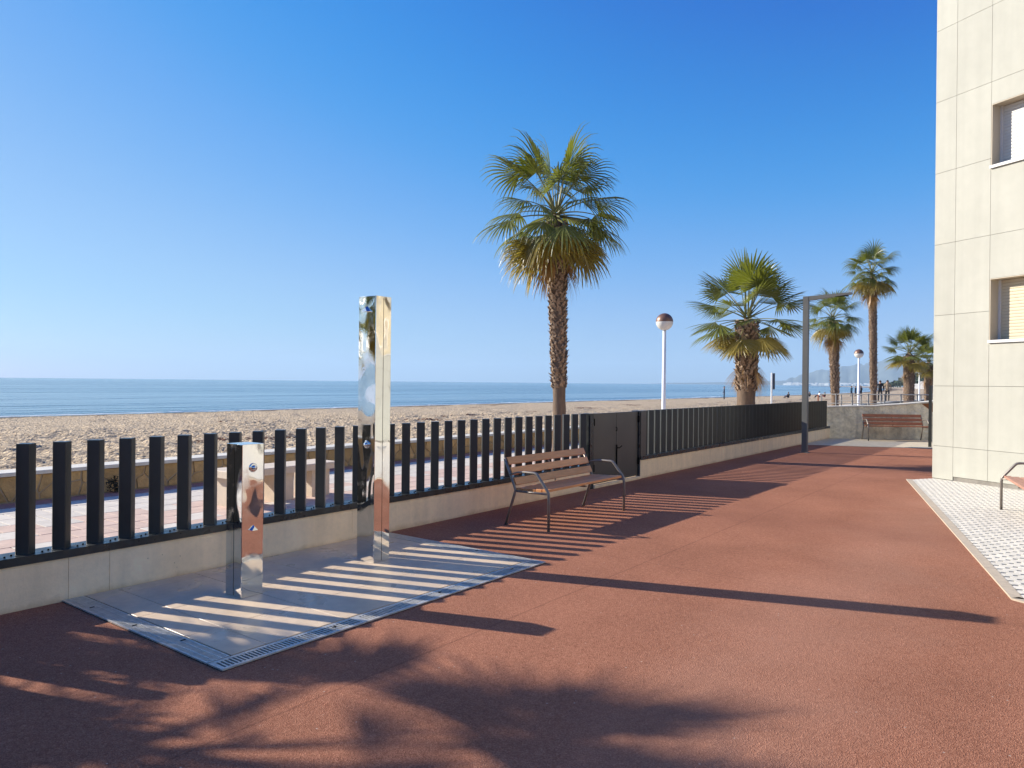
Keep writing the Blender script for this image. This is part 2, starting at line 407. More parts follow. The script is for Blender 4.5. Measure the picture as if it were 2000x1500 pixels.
def sand_mat():
    m = bpy.data.materials.new('beach_sand'); m.use_nodes = True
    n = m.node_tree; N = n.nodes; K = n.links; p = N['Principled BSDF']
    g = N.new('ShaderNodeNewGeometry')
    def noise(sc, det=4, mp=None):
        t = N.new('ShaderNodeTexNoise'); t.inputs['Scale'].default_value = sc; t.inputs['Detail'].default_value = det
        if mp:
            q = N.new('ShaderNodeMapping'); q.inputs['Scale'].default_value = mp; K.new(g.outputs['Position'], q.inputs[0]); K.new(q.outputs[0], t.inputs['Vector'])
        else: K.new(g.outputs['Position'], t.inputs['Vector'])
        return t.outputs['Fac']
    r = N.new('ShaderNodeValToRGB'); K.new(noise(13, 7), r.inputs[0])
    r.color_ramp.elements[0].position = .3; r.color_ramp.elements[0].color = (0.31, 0.225, 0.14, 1)
    r.color_ramp.elements[1].position = .62; r.color_ramp.elements[1].color = (0.66, 0.52, 0.345, 1)
    # dark dry seaweed patches scattered on the upper beach
    r2 = N.new('ShaderNodeMapRange'); r2.inputs['From Min'].default_value = .62; r2.inputs['From Max'].default_value = .66
    K.new(noise(0.33, 7, (0.55, 1.0, 1)), r2.inputs['Value'])
    fb = N.new('ShaderNodeMath'); fb.operation = 'GREATER_THAN'; fb.inputs[1].default_value = .47; K.new(noise(9, 5), fb.inputs[0])
    mm = N.new('ShaderNodeMath'); mm.operation = 'MULTIPLY'; K.new(r2.outputs[0], mm.inputs[0]); K.new(fb.outputs[0], mm.inputs[1])
    mx = N.new('ShaderNodeMixRGB'); mx.inputs[2].default_value = (0.13, 0.06, 0.035, 1); K.new(mm.outputs[0], mx.inputs[0]); K.new(r.outputs[0], mx.inputs[1])
    sx = N.new('ShaderNodeSeparateXYZ'); K.new(g.outputs['Position'], sx.inputs[0])
    wet = N.new('ShaderNodeMapRange'); wet.inputs['From Min'].default_value = -.56; wet.inputs['From Max'].default_value = -.64; K.new(sx.outputs['Z'], wet.inputs['Value'])
    mw = N.new('ShaderNodeMixRGB'); mw.inputs[2].default_value = (0.15, 0.11, 0.075, 1); K.new(wet.outputs[0], mw.inputs[0]); K.new(mx.outputs[0], mw.inputs[1])
    K.new(mw.outputs[0], p.inputs['Base Color'])
    p.inputs['Roughness'].default_value = .95; p.inputs['Specular IOR Level'].default_value = .2
    b = N.new('ShaderNodeBump'); b.inputs['Strength'].default_value = 1.0; b.inputs['Distance'].default_value = 0.13
    K.new(noise(11.0, 6), b.inputs['Height']); K.new(b.outputs[0], p.inputs['Normal'])
    return m
M['sand'] = sand_mat()

def sea_mat():
    m = bpy.data.materials.new('sea_water'); m.use_nodes = True
    n = m.node_tree; N = n.nodes; K = n.links; p = N['Principled BSDF']
    g = N.new('ShaderNodeNewGeometry')
    def noise(sc, det, mp):
        t = N.new('ShaderNodeTexNoise'); t.inputs['Scale'].default_value = sc; t.inputs['Detail'].default_value = det
        q = N.new('ShaderNodeMapping'); q.inputs['Scale'].default_value = mp; q.inputs['Rotation'].default_value = (0, 0, radians(-14))
        K.new(g.outputs['Position'], q.inputs[0]); K.new(q.outputs[0], t.inputs['Vector'])
        return t.outputs['Fac']
    r = N.new('ShaderNodeValToRGB'); K.new(noise(0.02, 5, (0.35, 1.6, 1)), r.inputs[0])
    r.color_ramp.elements[0].position = .35; r.color_ramp.elements[0].color = (0.012, 0.085, 0.105, 1)
    r.color_ramp.elements[1].position = .65; r.color_ramp.elements[1].color = (0.04, 0.15, 0.17, 1)
    K.new(r.outputs[0], p.inputs['Base Color'])
    p.inputs['Roughness'].default_value = .12
    p.inputs['IOR'].default_value = 1.33
    a = noise(0.55, 8, (0.28, 1.0, 1)); c = noise(0.09, 3, (0.25, 1.0, 1))
    ad = N.new('ShaderNodeMath'); ad.operation = 'MULTIPLY_ADD'; ad.inputs[1].default_value = 2.2
    K.new(c, ad.inputs[0]); K.new(a, ad.inputs[2])
    b = N.new('ShaderNodeBump'); b.inputs['Distance'].default_value = .8
    cal = N.new('ShaderNodeMapRange'); cal.inputs['From Min'].default_value = .38; cal.inputs['From Max'].default_value = .6; cal.inputs['To Min'].default_value = .12; cal.inputs['To Max'].default_value = 1.0
    K.new(noise(0.018, 4, (0.16, 1.5, 1)), cal.inputs['Value']); K.new(cal.outputs[0], b.inputs['Strength'])
    K.new(ad.outputs[0], b.inputs['Height']); K.new(b.outputs[0], p.inputs['Normal'])
    return m
M['sea'] = sea_mat()
M['foam'] = mat('sea_foam', (0.8, 0.82, 0.84), 0.8, var=0.1, vscale=1.5)

# ------------------------------------------------------------------ setting: ground, sand, sea, hills
def shore(x):
    return 43.0 + 0.00615 * max(0.0, x - 150.0) ** 1.5

kind(meshobj('ground', [(-400, -3000, -.08), (3500, -3000, -.08), (3500, 5.35, -.08), (-400, 5.35, -.08)], [(0, 1, 2, 3)], M['soil']), 'structure')
kind(meshobj('yard_floor', [(-15, -14, 0), (25, -14, 0), (21.6, -4.9, 0), (19.72, -2.95, 0), (18.52, 0.0, 0), (-15, 0.0, 0)], [(0, 1, 2, 3, 4, 5)], M['red']), 'structure')
kind(meshobj('pavement', [(18.526, 0, .004), (19.726, -2.953, .004), (21.9, -7.6, .004), (27.5, -9.5, .004), (21.75, 0, .004)], [(0, 1, 2, 3, 4)], M['beige']), 'structure')

def vnoise(x, y, seed):
    xi = np.floor(x).astype(np.int64); yi = np.floor(y).astype(np.int64)
    fx = x - xi; fy = y - yi
    fx = fx * fx * (3 - 2 * fx); fy = fy * fy * (3 - 2 * fy)
    def h(a, b):
        k = (a * 374761393 + b * 668265263 + seed * 974711) & 0x7fffffff
        k = ((k ^ (k >> 13)) * 1274126177) & 0x7fffffff
        return ((k ^ (k >> 16)) & 0xffff) / 65535.0
    return (h(xi, yi) * (1 - fx) + h(xi + 1, yi) * fx) * (1 - fy) + (h(xi, yi + 1) * (1 - fx) + h(xi + 1, yi + 1) * fx) * fy

def grid(name, xs, ys, zf, m, yf=None):
    X, Y = np.meshgrid(xs, ys)
    if yf is not None: Y = yf(X, Y)
    Z = zf(X, Y)
    nx, ny = len(xs), len(ys)
    co = np.stack([X, Y, Z], -1).reshape(-1, 3)
    me = bpy.data.meshes.new(name)
    nv = nx * ny; nf = (nx - 1) * (ny - 1)
    me.vertices.add(nv); me.vertices.foreach_set('co', co.ravel())
    i = np.arange(nv).reshape(ny, nx)
    q = np.stack([i[:-1, :-1], i[:-1, 1:], i[1:, 1:], i[1:, :-1]], -1).reshape(-1, 4)
    me.loops.add(nf * 4); me.loops.foreach_set('vertex_index', q.ravel())
    me.polygons.add(nf); me.polygons.foreach_set('loop_start', np.arange(nf) * 4)
    me.polygons.foreach_set('loop_total', np.full(nf, 4))
    me.materials.append(m); me.update(calc_edges=True)
    me.polygons.foreach_set('use_smooth', [True] * nf)
    o = bpy.data.objects.new(name, me); return link(o)

def prog(a, b, step, far, ratio):
    out = [a]; s = step
    while out[-1] < far:
        if out[-1] > b: s *= ratio
        out.append(out[-1] + s)
    return np.array(out)

xs = np.concatenate([-prog(6, 6.1, .3, 60, 1.06)[::-1], prog(-5.6, 24, .085, 2400, 1.04)])
vv = np.concatenate([np.linspace(0, .36, 170, endpoint=False), np.linspace(.36, 1.12, 120)])
def beach_y(X, V):
    sh = 43.0 + 0.00615 * np.maximum(0, X - 150) ** 1.5
    return 5.42 + V * (sh - 5.42)
def beach_z(X, Y):
    sh = 43.0 + 0.00615 * np.maximum(0, X - 150) ** 1.5
    t = (Y - 5.42) / (sh - 5.42)
    base = .33 - t * 1.03
    amp = np.clip((1.02 - t) * 6, 0.05, 1) * np.clip((Y - 5.42) * 2.2, .15, 1)
    lump = (vnoise(X * 2.3, Y * 2.3, 1) - .5) * .07 + (vnoise(X * 4.9, Y * 5.3, 2) - .5) * .10 + (vnoise(X * .45, Y * .8, 3) - .5) * .16 + (vnoise(X * 9.5, Y * 9.9, 5) - .5) * .10
    return base + lump * amp * .8
kind(grid('beach', xs, vv, beach_z, M['sand'], beach_y), 'structure')

kind(meshobj('sea', [(-12500, 30, -.7), (13500, 30, -.7), (13500, 13500, -.7), (-12500, 13500, -.7)], [(0, 1, 2, 3)], M['sea']), 'structure')

# low surf line breaking along the far shore
fb = MB()
for (xa, xb, off, wdt) in ((2, 30, 1.2, .35), (24, 60, 1.0, .4), (55, 90, 1.4, .5), (85, 118, 1.0, .5), (118, 132, 3.0, .8), (140, 330, 2.0, .7), (330, 640, 5, 1.2), (640, 1300, 8, 2.5)):
    nseg = 40
    prev = None
    for i in range(nseg + 1):
        t = i / nseg; x = xa + (xb - xa) * t
        wd = wdt * sin(pi * min(1, max(0, t))) * (0.5 + rnd.random())
        y = shore(x) + off + rnd.uniform(-.4, .4)
        row = [(x, y - wd * .6, -.69), (x, y, -.675), (x, y + wd * .4, -.69)]
        if prev:
            fb.add(prev + row, [(0, 3, 4, 1), (1, 4, 5, 2)])
        prev = row
kind(fb.obj('surf_foam', M['foam']), 'stuff')

# far mountains beyond the bay
def hill_h(u_ang, prof):
    for (a0, h0), (a1, h1) in zip(prof, prof[1:]):
        if a0 >= u_ang >= a1:
            t = (a0 - u_ang) / (a0 - a1); t = t * t * (3 - 2 * t)
            return h0 + (h1 - h0) * t
    return 0
def mountains(name, R, prof, seed, rough):
    a0, a1 = prof[0][0], prof[-1][0]
    na, nr = 170, 10
    V = []; F = []
    for j in range(nr):
        for i in range(na):
            a = a0 + (a1 - a0) * i / (na - 1)
            r = R + (j - 3) * R * .035
            prof_r = max(0, 1 - ((j - 4) / 4.5) ** 2) if j != nr - 1 else 0
            if j == 0: prof_r = 0
            h = hill_h(a, prof) * prof_r
            nn = float(vnoise(np.array([a * 2.2 + j * .7]), np.array([j * .9]), seed)[0]) - .5 + .5 * (float(vnoise(np.array([a * 6.0]), np.array([j * 1.3]), seed + 4)[0]) - .5)
            h += nn * rough * min(1, h / 60)
            V.append((-1.9 + r * cos(radians(a)), -5.7 + r * sin(radians(a)), -1 + max(0, h)))
    for j in range(nr - 1):
        for i in range(na - 1):
            k = j * na + i
            F.append((k, k + 1, k + na + 1, k + na))
    return kind(meshobj(name, V, F, M['hill'], smooth=True), 'structure')
mountains('hills', 9200, [(19.5, 0), (18.2, 32), (16.8, 52), (15.6, 110), (14.2, 175), (12.6, 240), (11.2, 262), (9.6, 318), (7.5, 308), (5.0, 350), (2.0, 380), (-6, 390)], 11, 50)
mountains('hills', 10800, [(27, 0), (24, 22), (21, 34), (18, 60), (15, 70)], 21, 14)
# white town along the foot of the mountain, too far to tell the houses apart
tb = MB()
for i in range(210):
    a = rnd.uniform(8.5, 16.8) if i > 40 else rnd.uniform(12.5, 15.5)
    r = rnd.uniform(6950, 7150)
    x, y = -1.9 + r * cos(radians(a)), -5.7 + r * sin(radians(a))
    hw = rnd.uniform(6, 22); hh = rnd.uniform(8, 26)
    tb.box(x - 8, x + 8, y - hw, y + hw, -.8, hh)
kind(tb.obj('distant_town', M['house']), 'stuff')
# wooded headland at the end of the beach
hb = MB()
for i in range(150):
    x = rnd.uniform(760, 1300)
    a = rnd.uniform(2.0, 10.3)
    y = -5.7 + x * math.tan(radians(a))
    if y > shore(x) - 20: continue
    fade = min(1, max(.25, (10.6 - a) / 3.2))
    H = rnd.uniform(11, 21) * fade
    R_ = rnd.uniform(7, 13) * (0.5 + .5 * fade)
    for k in range(26):
        th = rnd.uniform(0, 2 * pi); ph = rnd.uniform(-.3, 1.4)
        rr = R_ * rnd.uniform(.55, 1.0)
        c = Vector((x + rr * cos(th) * cos(ph), y + rr * sin(th) * cos(ph), H * .6 + H * .42 * sin(ph)))
        s = rnd.uniform(1.2, 3.0)
        vs_ = [c + Vector((rnd.uniform(-s, s), rnd.uniform(-s, s), rnd.uniform(-s, s) * .7)) for _ in range(5)]
        hb.add(vs_, [(0, 1, 2), (0, 2, 3), (1, 3, 4), (0, 3, 4), (1, 2, 4)])
    hb.tube([(x, y, 0), (x, y, H * .6)], .5, 5)
kind(hb.obj('headland_trees', M['fartree']), 'stuff')
# roofs of a far resort between the headland trees and the beach
rb_ = MB()
for i in range(26):
    x = rnd.uniform(560, 760); a = rnd.uniform(3.5, 8.5)
    y = -5.7 + x * math.tan(radians(a)); s = rnd.uniform(1.5, 5)
    if y > shore(x) - 12: continue
    rb_.box(x - 3, x + 3, y - s, y + s, -.1, rnd.uniform(2.5, 6))
kind(rb_.obj('distant_beach_huts', M['house']), 'stuff')

# haze: the air over the bay
hz = bpy.data.materials.new('air_haze'); hz.use_nodes = True
_n = hz.node_tree; _n.nodes.clear()
_o = _n.nodes.new('ShaderNodeOutputMaterial'); _v = _n.nodes.new('ShaderNodeVolumePrincipled')
_v.inputs['Color'].default_value = (0.55, 0.74, 0.92, 1); _v.inputs['Density'].default_value = 0.8e-4; _v.inputs['Anisotropy'].default_value = 0.1
_n.links.new(_v.outputs[0], _o.inputs['Volume'])
kind(boxobj('haze', -13000, 14000, -6000, 14000, -3.0, 440, hz), 'stuff')

# ------------------------------------------------------------------ promenade
kind(meshobj('promenade_bed', [(-20, .18, -.02), (400, .18, -.02), (400, 5.3, -.02), (-20, 5.3, -.02)], [(0, 1, 2, 3)], M['joint']), 'structure')
prom = kind(empty('promenade', (0, 0, 0)), 'structure')
pm_cache = {}
def slab_mesh(m):
    if m.name not in pm_cache:
        b = MB(); b.cbox(.005, .395, .005, .395, -.03, 0, .004)
        me = bpy.data.meshes.new('paving_slab'); me.from_pydata(b.v, [], b.f); me.materials.append(m)
        pm_cache[m.name] = me
    return pm_cache[m.name]
rest = MB()
rowmat = []
for r in range(13):
    y = .2 + r * .4 - .02
    rowmat.append('slabr' if y > 4.5 else ('slabg' if y > 3.15 else 'slabp'))
for r in range(12):
    y = .2 + r * .4
    off = .2 if r % 2 else 0
    for i in range(-20, 190):
        x = i * .4 + off
        mname = rowmat[r]
        if mname == 'slabp' and (i * 7 + r * 5) % 11 < 2: mname = 'slabg'
        if 0.0 <= x < 9.7:
            o = bpy.data.objects.new('paving_slab', slab_mesh(M[mname])); o.location = (x, y, rnd.uniform(-.0015, .0015)); link(o, prom)
        else:
            rest.cbox(x + .005, x + .395, y + .005, y + .395, -.03, rnd.uniform(-.0015, .0015), .004, {'slabp': 0, 'slabg': 1, 'slabr': 2}[mname])
kind(rest.obj('paving_slabs', [M['slabp'], M['slabg'], M['slabr']], prom), 'stuff')
b = MB(); b.box(68.2, 380, .2, 5.0, -.015, 0)
b.obj('far_paving', M['slabp'], prom)

# ------------------------------------------------------------------ stone beach wall: crazy-paved face, coping
sw = tag(empty('stone_wall', (0, 5.05, 0)), 'low ochre stone wall with pale coping between promenade and sand', 'wall')
boxobj('wall_core', -20, 110, .03, .33, -.1, .335, M['mortar'], sw)
def voronoi_stones(x0, x1, z0, z1, step, rs):
    pts = []
    n = int((x1 - x0) / step)
    for i in range(n):
        for k in range(2):
            pts.append((x0 + (i + .5 + rs.uniform(-.42, .42) + (.3 if k else 0)) * step, z0 + (z1 - z0) * (k + .5 + rs.uniform(-.34, .34)) / 2))
    out = []
    for i, (px, pz) in enumerate(pts):
        poly = [(px - .6, z0), (px + .6, z0), (px + .6, z1), (px - .6, z1)]
        poly = [(max(x0, min(x1, a)), b_) for a, b_ in poly]
        for j in range(max(0, i - 8), min(len(pts), i + 9)):
            if j == i: continue
            qx, qz = pts[j]
            mx_, mz_ = (px + qx) / 2, (pz + qz) / 2; nx_, nz_ = qx - px, qz - pz
            l = sqrt(nx_ ** 2 + nz_ ** 2); nx_ /= l; nz_ /= l
            new = []
            for k in range(len(poly)):
                a, c = poly[k], poly[(k + 1) % len(poly)]
                da = (a[0] - mx_) * nx_ + (a[1] - mz_) * nz_ + .007; dc = (c[0] - mx_) * nx_ + (c[1] - mz_) * nz_ + .007
                if da <= 0: new.append(a)
                if (da < 0) != (dc < 0):
                    t = da / (da - dc); new.append((a[0] + (c[0] - a[0]) * t, a[1] + (c[1] - a[1]) * t))
            poly = new
            if len(poly) < 3: break
        if len(poly) >= 3: out.append(poly)
    return out
rs = random.Random(3)
stones = voronoi_stones(-6, 60, .005, .33, .26, rs)
jn = MB(); cnt = 0
for poly in stones:
    d = rs.uniform(.006, .024)
    n = len(poly)
    cxm = sum(p[0] for p in poly) / n; czm = sum(p[1] for p in poly) / n
    vs_ = [(a, .035, z) for a, z in poly] + [(cxm + (a - cxm) * .93, .03 - d, czm + (z - czm) * .93) for a, z in poly]
    fs_ = [tuple(range(n, 2 * n))] + [(i, (i + 1) % n, (i + 1) % n + n, i + n) for i in range(n)]
    if 0.8 < cxm < 30 and cnt < 290:
        meshobj('stone', vs_, fs_, M['stone'], sw); cnt += 1
    else:
        jn.add(vs_, fs_)
kind(jn.obj('stones', M['stone'], sw), 'stuff')
cx_ = -20.0
while cx_ < 110:
    ln = .8
    boxobj('coping_stone', cx_ + .004, cx_ + ln - .004, -.03, .38, .337, .385, M['coping'], sw, .006) if -2 < cx_ < 40 else None
    cx_ += ln
boxobj('far_coping', 40.4, 110, -.03, .38, .337, .385, M['coping'], sw)
boxobj('near_coping', -20, -2.44, -.03, .38, .337, .385, M['coping'], sw)
# small shrub out of a gap in the wall
bs = MB()
for i in range(150):
    th = rs.uniform(0, 2 * pi); r = rs.uniform(0, .13); z = rs.uniform(.01, .24) * (1 - r * 3)
    c = Vector((r * cos(th), r * sin(th) * .5, z)); dv = Vector((rs.uniform(-1, 1), rs.uniform(-1, 1), rs.uniform(-.2, 1))).normalized() * rs.uniform(.03, .06)
    sdv = dv.cross(Vector((rs.uniform(-1, 1), rs.uniform(-1, 1), 0.3))).normalized() * .012
    bs.add([c - sdv, c + sdv, c + dv], [(0, 1, 2)])
so_ = bs.obj('shrub', mat('dark_shrub', (0.02, 0.022, 0.012), .8, var=.3), None, loc=(3.0, 4.93, 0))
tag(so_, 'small dark tuft of weed at the foot of the stone wall', 'plant')

# stone bench on the promenade
sb = tag(empty('stone_bench', (4.1, 2.75, 0)), 'pale stone bench on block supports on the promenade behind the fence', 'bench')
boxobj('seat', -.85, .85, -.26, .26, .37, .46, M['benchstone'], sb, .008)
for sx_ in (-.62, -.02, .58):
    boxobj('support', sx_ - .15, sx_ + .15, -.2, .2, 0, .369, M['benchstone'], sb, .005)

# ------------------------------------------------------------------ yard wall, rail and fence posts
yw = tag(empty('yard_wall', (0, 0, 0)), 'low cream cast concrete wall carrying the dark picket fence, left of the gate', 'wall', None)
joints = [-14, -5.2, -1.9, .42, .705, 3.05, 5.42, 7.66]
for a, c in zip(joints, joints[1:]):
    boxobj('wall_panel', a + .0015, c - .0015, -.0, .16, -.05, .318, M['wall'], yw)
yw2 = tag(empty('yard_wall', (9.3, 0, 0)), 'low cream concrete wall right of the gate running to the far end', 'wall', None)
for a, c in zip([0, 3.1, 6.2, 9.3], [3.1, 6.2, 9.3, 12.36]):
    boxobj('wall_panel', a + .0015, c - .0015, -.0, .16, -.05, .318, M['wall'], yw2)

def post_mesh():
    h = .0455
    b = MB()
    R2 = sqrt(2) * h
    pts = [(R2, 0), (0, R2), (-R2, 0), (0, -R2)]
    # bevelled square tube standing cornerwise
    poly = []
    for i in range(4):
        p = Vector(pts[i]); q = Vector(pts[(i + 1) % 4]); pr = Vector(pts[i - 1])
        poly.append(tuple(p + (pr - p).normalized() * .004)); poly.append(tuple(p + (q - p).normalized() * .004))
    b.prism(poly, .371, 1.14)
    me = bpy.data.meshes.new('post'); me.from_pydata(b.v, [], b.f); me.materials.append(M['paint'])
    return me
PM = post_mesh()
fence = tag(empty('picket_fence', (0, .085, 0)), 'dark grey fence of square pickets on the cream wall beside the showers', 'fence')
def rail(parent, x0, x1):
    b = MB()
    y0, y1 = -.100, .105
    b.box(x0, x1, y0, y1, .363, .371)                 # flat top plate
    b.box(x0, x1, y0, y0 + .008, .312, .3629)         # front lip
    b.box(x0, x1, y1 - .008, y1, .312, .3629)
    b.box(x0, x1, y0 + .0081, y1 - .0081, .32, .3628)
    b.obj('rail', M['railpaint'], parent)
rail(fence, -14, 7.655)
x = .174 - 50 * .2315
bolt = MB()
k = 0
while x < 7.6:
    share('picket', PM, fence, (x, 0, 0), (0, 0, radians(rnd.uniform(-.4, .4))))
    for dx in (.09, .14):
        bolt.lathe([(.0, .381), (.006, .380), (.007, .3715)], 6, 0, x + dx, -.045 + .03 * (dx > .1))
    x += .2315
bolt.obj('bolts', M['dark'], fence)
fence2 = tag(empty('picket_fence', (9.3, .085, 0)), 'dark grey picket fence right of the gate, pickets closing up towards the far wall', 'fence')
rail(fence2, 0.0, 12.35)
boxobj('end_post', .0, .2, -.09, .09, .3715, 1.14, M['gate'], fence2)
x = .30
while x < 12.2:
    share('picket', PM, fence2, (x, 0, 0), (0, 0, radians(rnd.uniform(-.4, .4))))
    x += .2412

# gate
gate = tag(empty('double_gate', (7.66, .06, 0)), 'grey brown sheet metal double gate in the fence behind the wooden bench', 'gate')
boxobj('jamb', 0.003, .115, -.055, .085, .0, 1.14, M['railpaint'], gate, .003)
boxobj('jamb', 1.60, 1.637, -.055, .085, .0, 1.14, M['railpaint'], gate, .003)
for (a, c) in ((.125, .855), (.867, 1.592)):
    lf = boxobj('gate_leaf', a, c, -.03, .01, .055, 1.135, M['gate'], gate, .002)
for (a, z) in ((.117, .95), (.117, .25), (1.583, .95), (1.583, .25)):
    boxobj('hinge', a, a + .02, -.06, -.031, z, z + .11, M['dark'], gate)
b = MB(); b.box(.852, .872, -.045, -.0305, .28, .62); b.tube([(.868, -.05, .57), (.868, -.085, .57), (.93, -.09, .60)], .009, 6)
b.obj('handle', M['dark'], gate)
b = MB(); b.tube([(.842, -.031, .90), (.842, -.05, .89), (.842, -.05, .85), (.842, -.031, .84)], .007, 6); b.obj('latch', M['dark'], gate)
kind(boxobj('gate_sill', 7.77, 9.27, -.02, .18, .0, .045, M['wall'], None, .003), 'structure')

# ------------------------------------------------------------------ shower tray: tiles, grates
pad = kind(empty('shower_floor', (0, 0, 0)), 'structure')
meshobj('tray', [(.375, -2.05, .003), (3.51, -2.05, .003), (3.51, -.002, .003), (.375, -.002, .003)], [(0, 1, 2, 3)], M['dark'], pad)
TX = [.532, .765, 1.365, 1.985, 2.605, 3.225, 3.36]
TY = [-.003, -.17, -.79, -1.385, -1.885]
for i in range(len(TX) - 1):
    for j in range(len(TY) - 1):
        boxobj('tile', TX[i] + .0022, TX[i + 1] - .0022, TY[j + 1] + .0022, TY[j] - .0022, .0035, .011, M['tile'], pad, .0012)
def grate_(parent, x0, x1, y0, y1, along, pitch, slot, margin, rows=1):
    b = MB(); z0, z1 = .0035, .0125
    b.box(x0, x1, y0, y0 + margin, z0, z1); b.box(x0, x1, y1 - margin, y1, z0, z1)
    b.box(x0, x0 + margin, y0 + margin, y1 - margin, z0, z1); b.box(x1 - margin, x1, y0 + margin, y1 - margin, z0, z1)
    a, e = (x0 + margin, x1 - margin) if along == 'x' else (y0 + margin, y1 - margin)
    n = int((e - a) / pitch); p = (e - a) / n
    for i in range(n + 1):
        c = a + i * p; hw = (p - slot) / 2
        if along == 'x': b.box(max(a, c - hw), min(e, c + hw), y0 + margin, y1 - margin, z0, z1 - .0006)
        else: b.box(x0 + margin, x1 - margin, max(a, c - hw), min(e, c + hw), z0, z1 - .0006)
    if rows > 1:
        for r in range(1, rows):
            if along == 'y':
                c = x0 + (x1 - x0) * r / rows; b.box(c - .0035, c + .0035, y0 + margin, y1 - margin, z0, z1 - .0003)
            else:
                c = y0 + (y1 - y0) * r / rows; b.box(x0 + margin, x1 - margin, c - .0035, c + .0035, z0, z1 - .0003)
    return b.obj('drain_grate', M['grate'], parent)
grate_(pad, .378, .52, -1.89, -.004, 'y', .0165, .0085, .012, 3)
grate_(pad, 3.368, 3.508, -1.89, -.004, 'y', .0165, .0085, .012, 3)
gx = .378
while gx < 3.4:
    ln = min(1.045, 3.508 - gx)
    grate_(pad, gx, gx + ln - .003, -2.046, -1.902, 'x', .0245, .0145, .024, 1)
    gx += ln
b = MB()
for (gx_, gy_) in ((.42, -.35), (.42, -.95), (.47, -1.45), (3.44, -1.3), (1.2, -1.97), (2.2, -1.97), (3.1, -1.97)):
    b.box(gx_, gx_ + .03, gy_, gy_ + .012, .0128, .0150)
b.obj('grate_keys', M['dark'], pad)

# ------------------------------------------------------------------ stainless showers
def wedge(name, parent, loc, rz, s=.05):
    # triangular nozzle with two polished slopes, mounted on the face (local -Y outwards)
    v = [(-s, 0, 0), (s, 0, 0), (0, 0, s * 1.05), (-s * .75, -s * .8, -.004), (s * .75, -s * .8, -.004), (0, -s * .55, s * .7)]
    o = meshobj(name, v, [(0, 1, 4, 3), (0, 3, 5, 2), (1, 2, 5, 4), (3, 4, 5)], M['chrome'], parent, loc=loc)
    o.rotation_euler = (0, 0, rz); return o
def knob(parent, loc, rz):
    b = MB(); b.lathe([(0, .006), (.028, .006), (.034, .003), (.034, 0)], 24)
    o = b.obj('button_plate', M['chrome'], parent, True, loc); o.rotation_euler = (pi / 2, 0, rz)
    b = MB(); b.lathe([(0, .03), (.014, .028), (.018, .022), (.018, .006)], 18)
    o2 = b.obj('push_button', M['chrome'], parent, True, loc); o2.rotation_euler = (pi / 2, 0, rz)
def steel_box(name, parent, wx, wy, h):
    bm = bmesh.new()
    bmesh.ops.create_cube(bm, size=1)
    for v in bm.verts:
        v.co = Vector((v.co.x * wx, v.co.y * wy, (v.co.z + .5) * h))
    bmesh.ops.bevel(bm, geom=[e for e in bm.edges], offset=.0035, segments=2, profile=.5, affect='EDGES')
    me = bpy.data.meshes.new(name); bm.to_mesh(me); bm.free(); me.materials.append(M['steel'])
    return link(bpy.data.objects.new(name, me), parent)
sh = tag(empty('shower_column', (2.597, -.805, .011)), 'tall mirror polished steel beach shower column on the tiles', 'shower')
steel_box('column_body', sh, .184, .22, 2.335)
b = MB(); b.box(-.0015, .0015, -.1115, -.1098, .01, 2.32); b.obj('panel_seam', M['dark'], sh)
wedge('shower_nozzle', sh, (-.0925, .0, 2.20), -pi / 2, .045)
knob(sh, (-.0925, -.01, 1.03), -pi / 2)
ft = tag(empty('foot_shower', (1.281, -.857, .011)), 'short mirror polished steel foot shower at the front left of the tiles', 'shower')
steel_box('column_body', ft, .18, .2, 1.118)
b = MB(); b.box(-.0915, -.0898, -.003, -.0005, .01, 1.09); b.box(-.0915, -.0898, -.08, .08, 1.088, 1.0905); b.obj('panel_seam', M['dark'], ft)
wedge('foot_nozzle', ft, (.005, -.1005, .49), 0, .032)
knob(ft, (0, -.1005, .945), 0)
ft.children[0].data.materials[0] = M['steel']

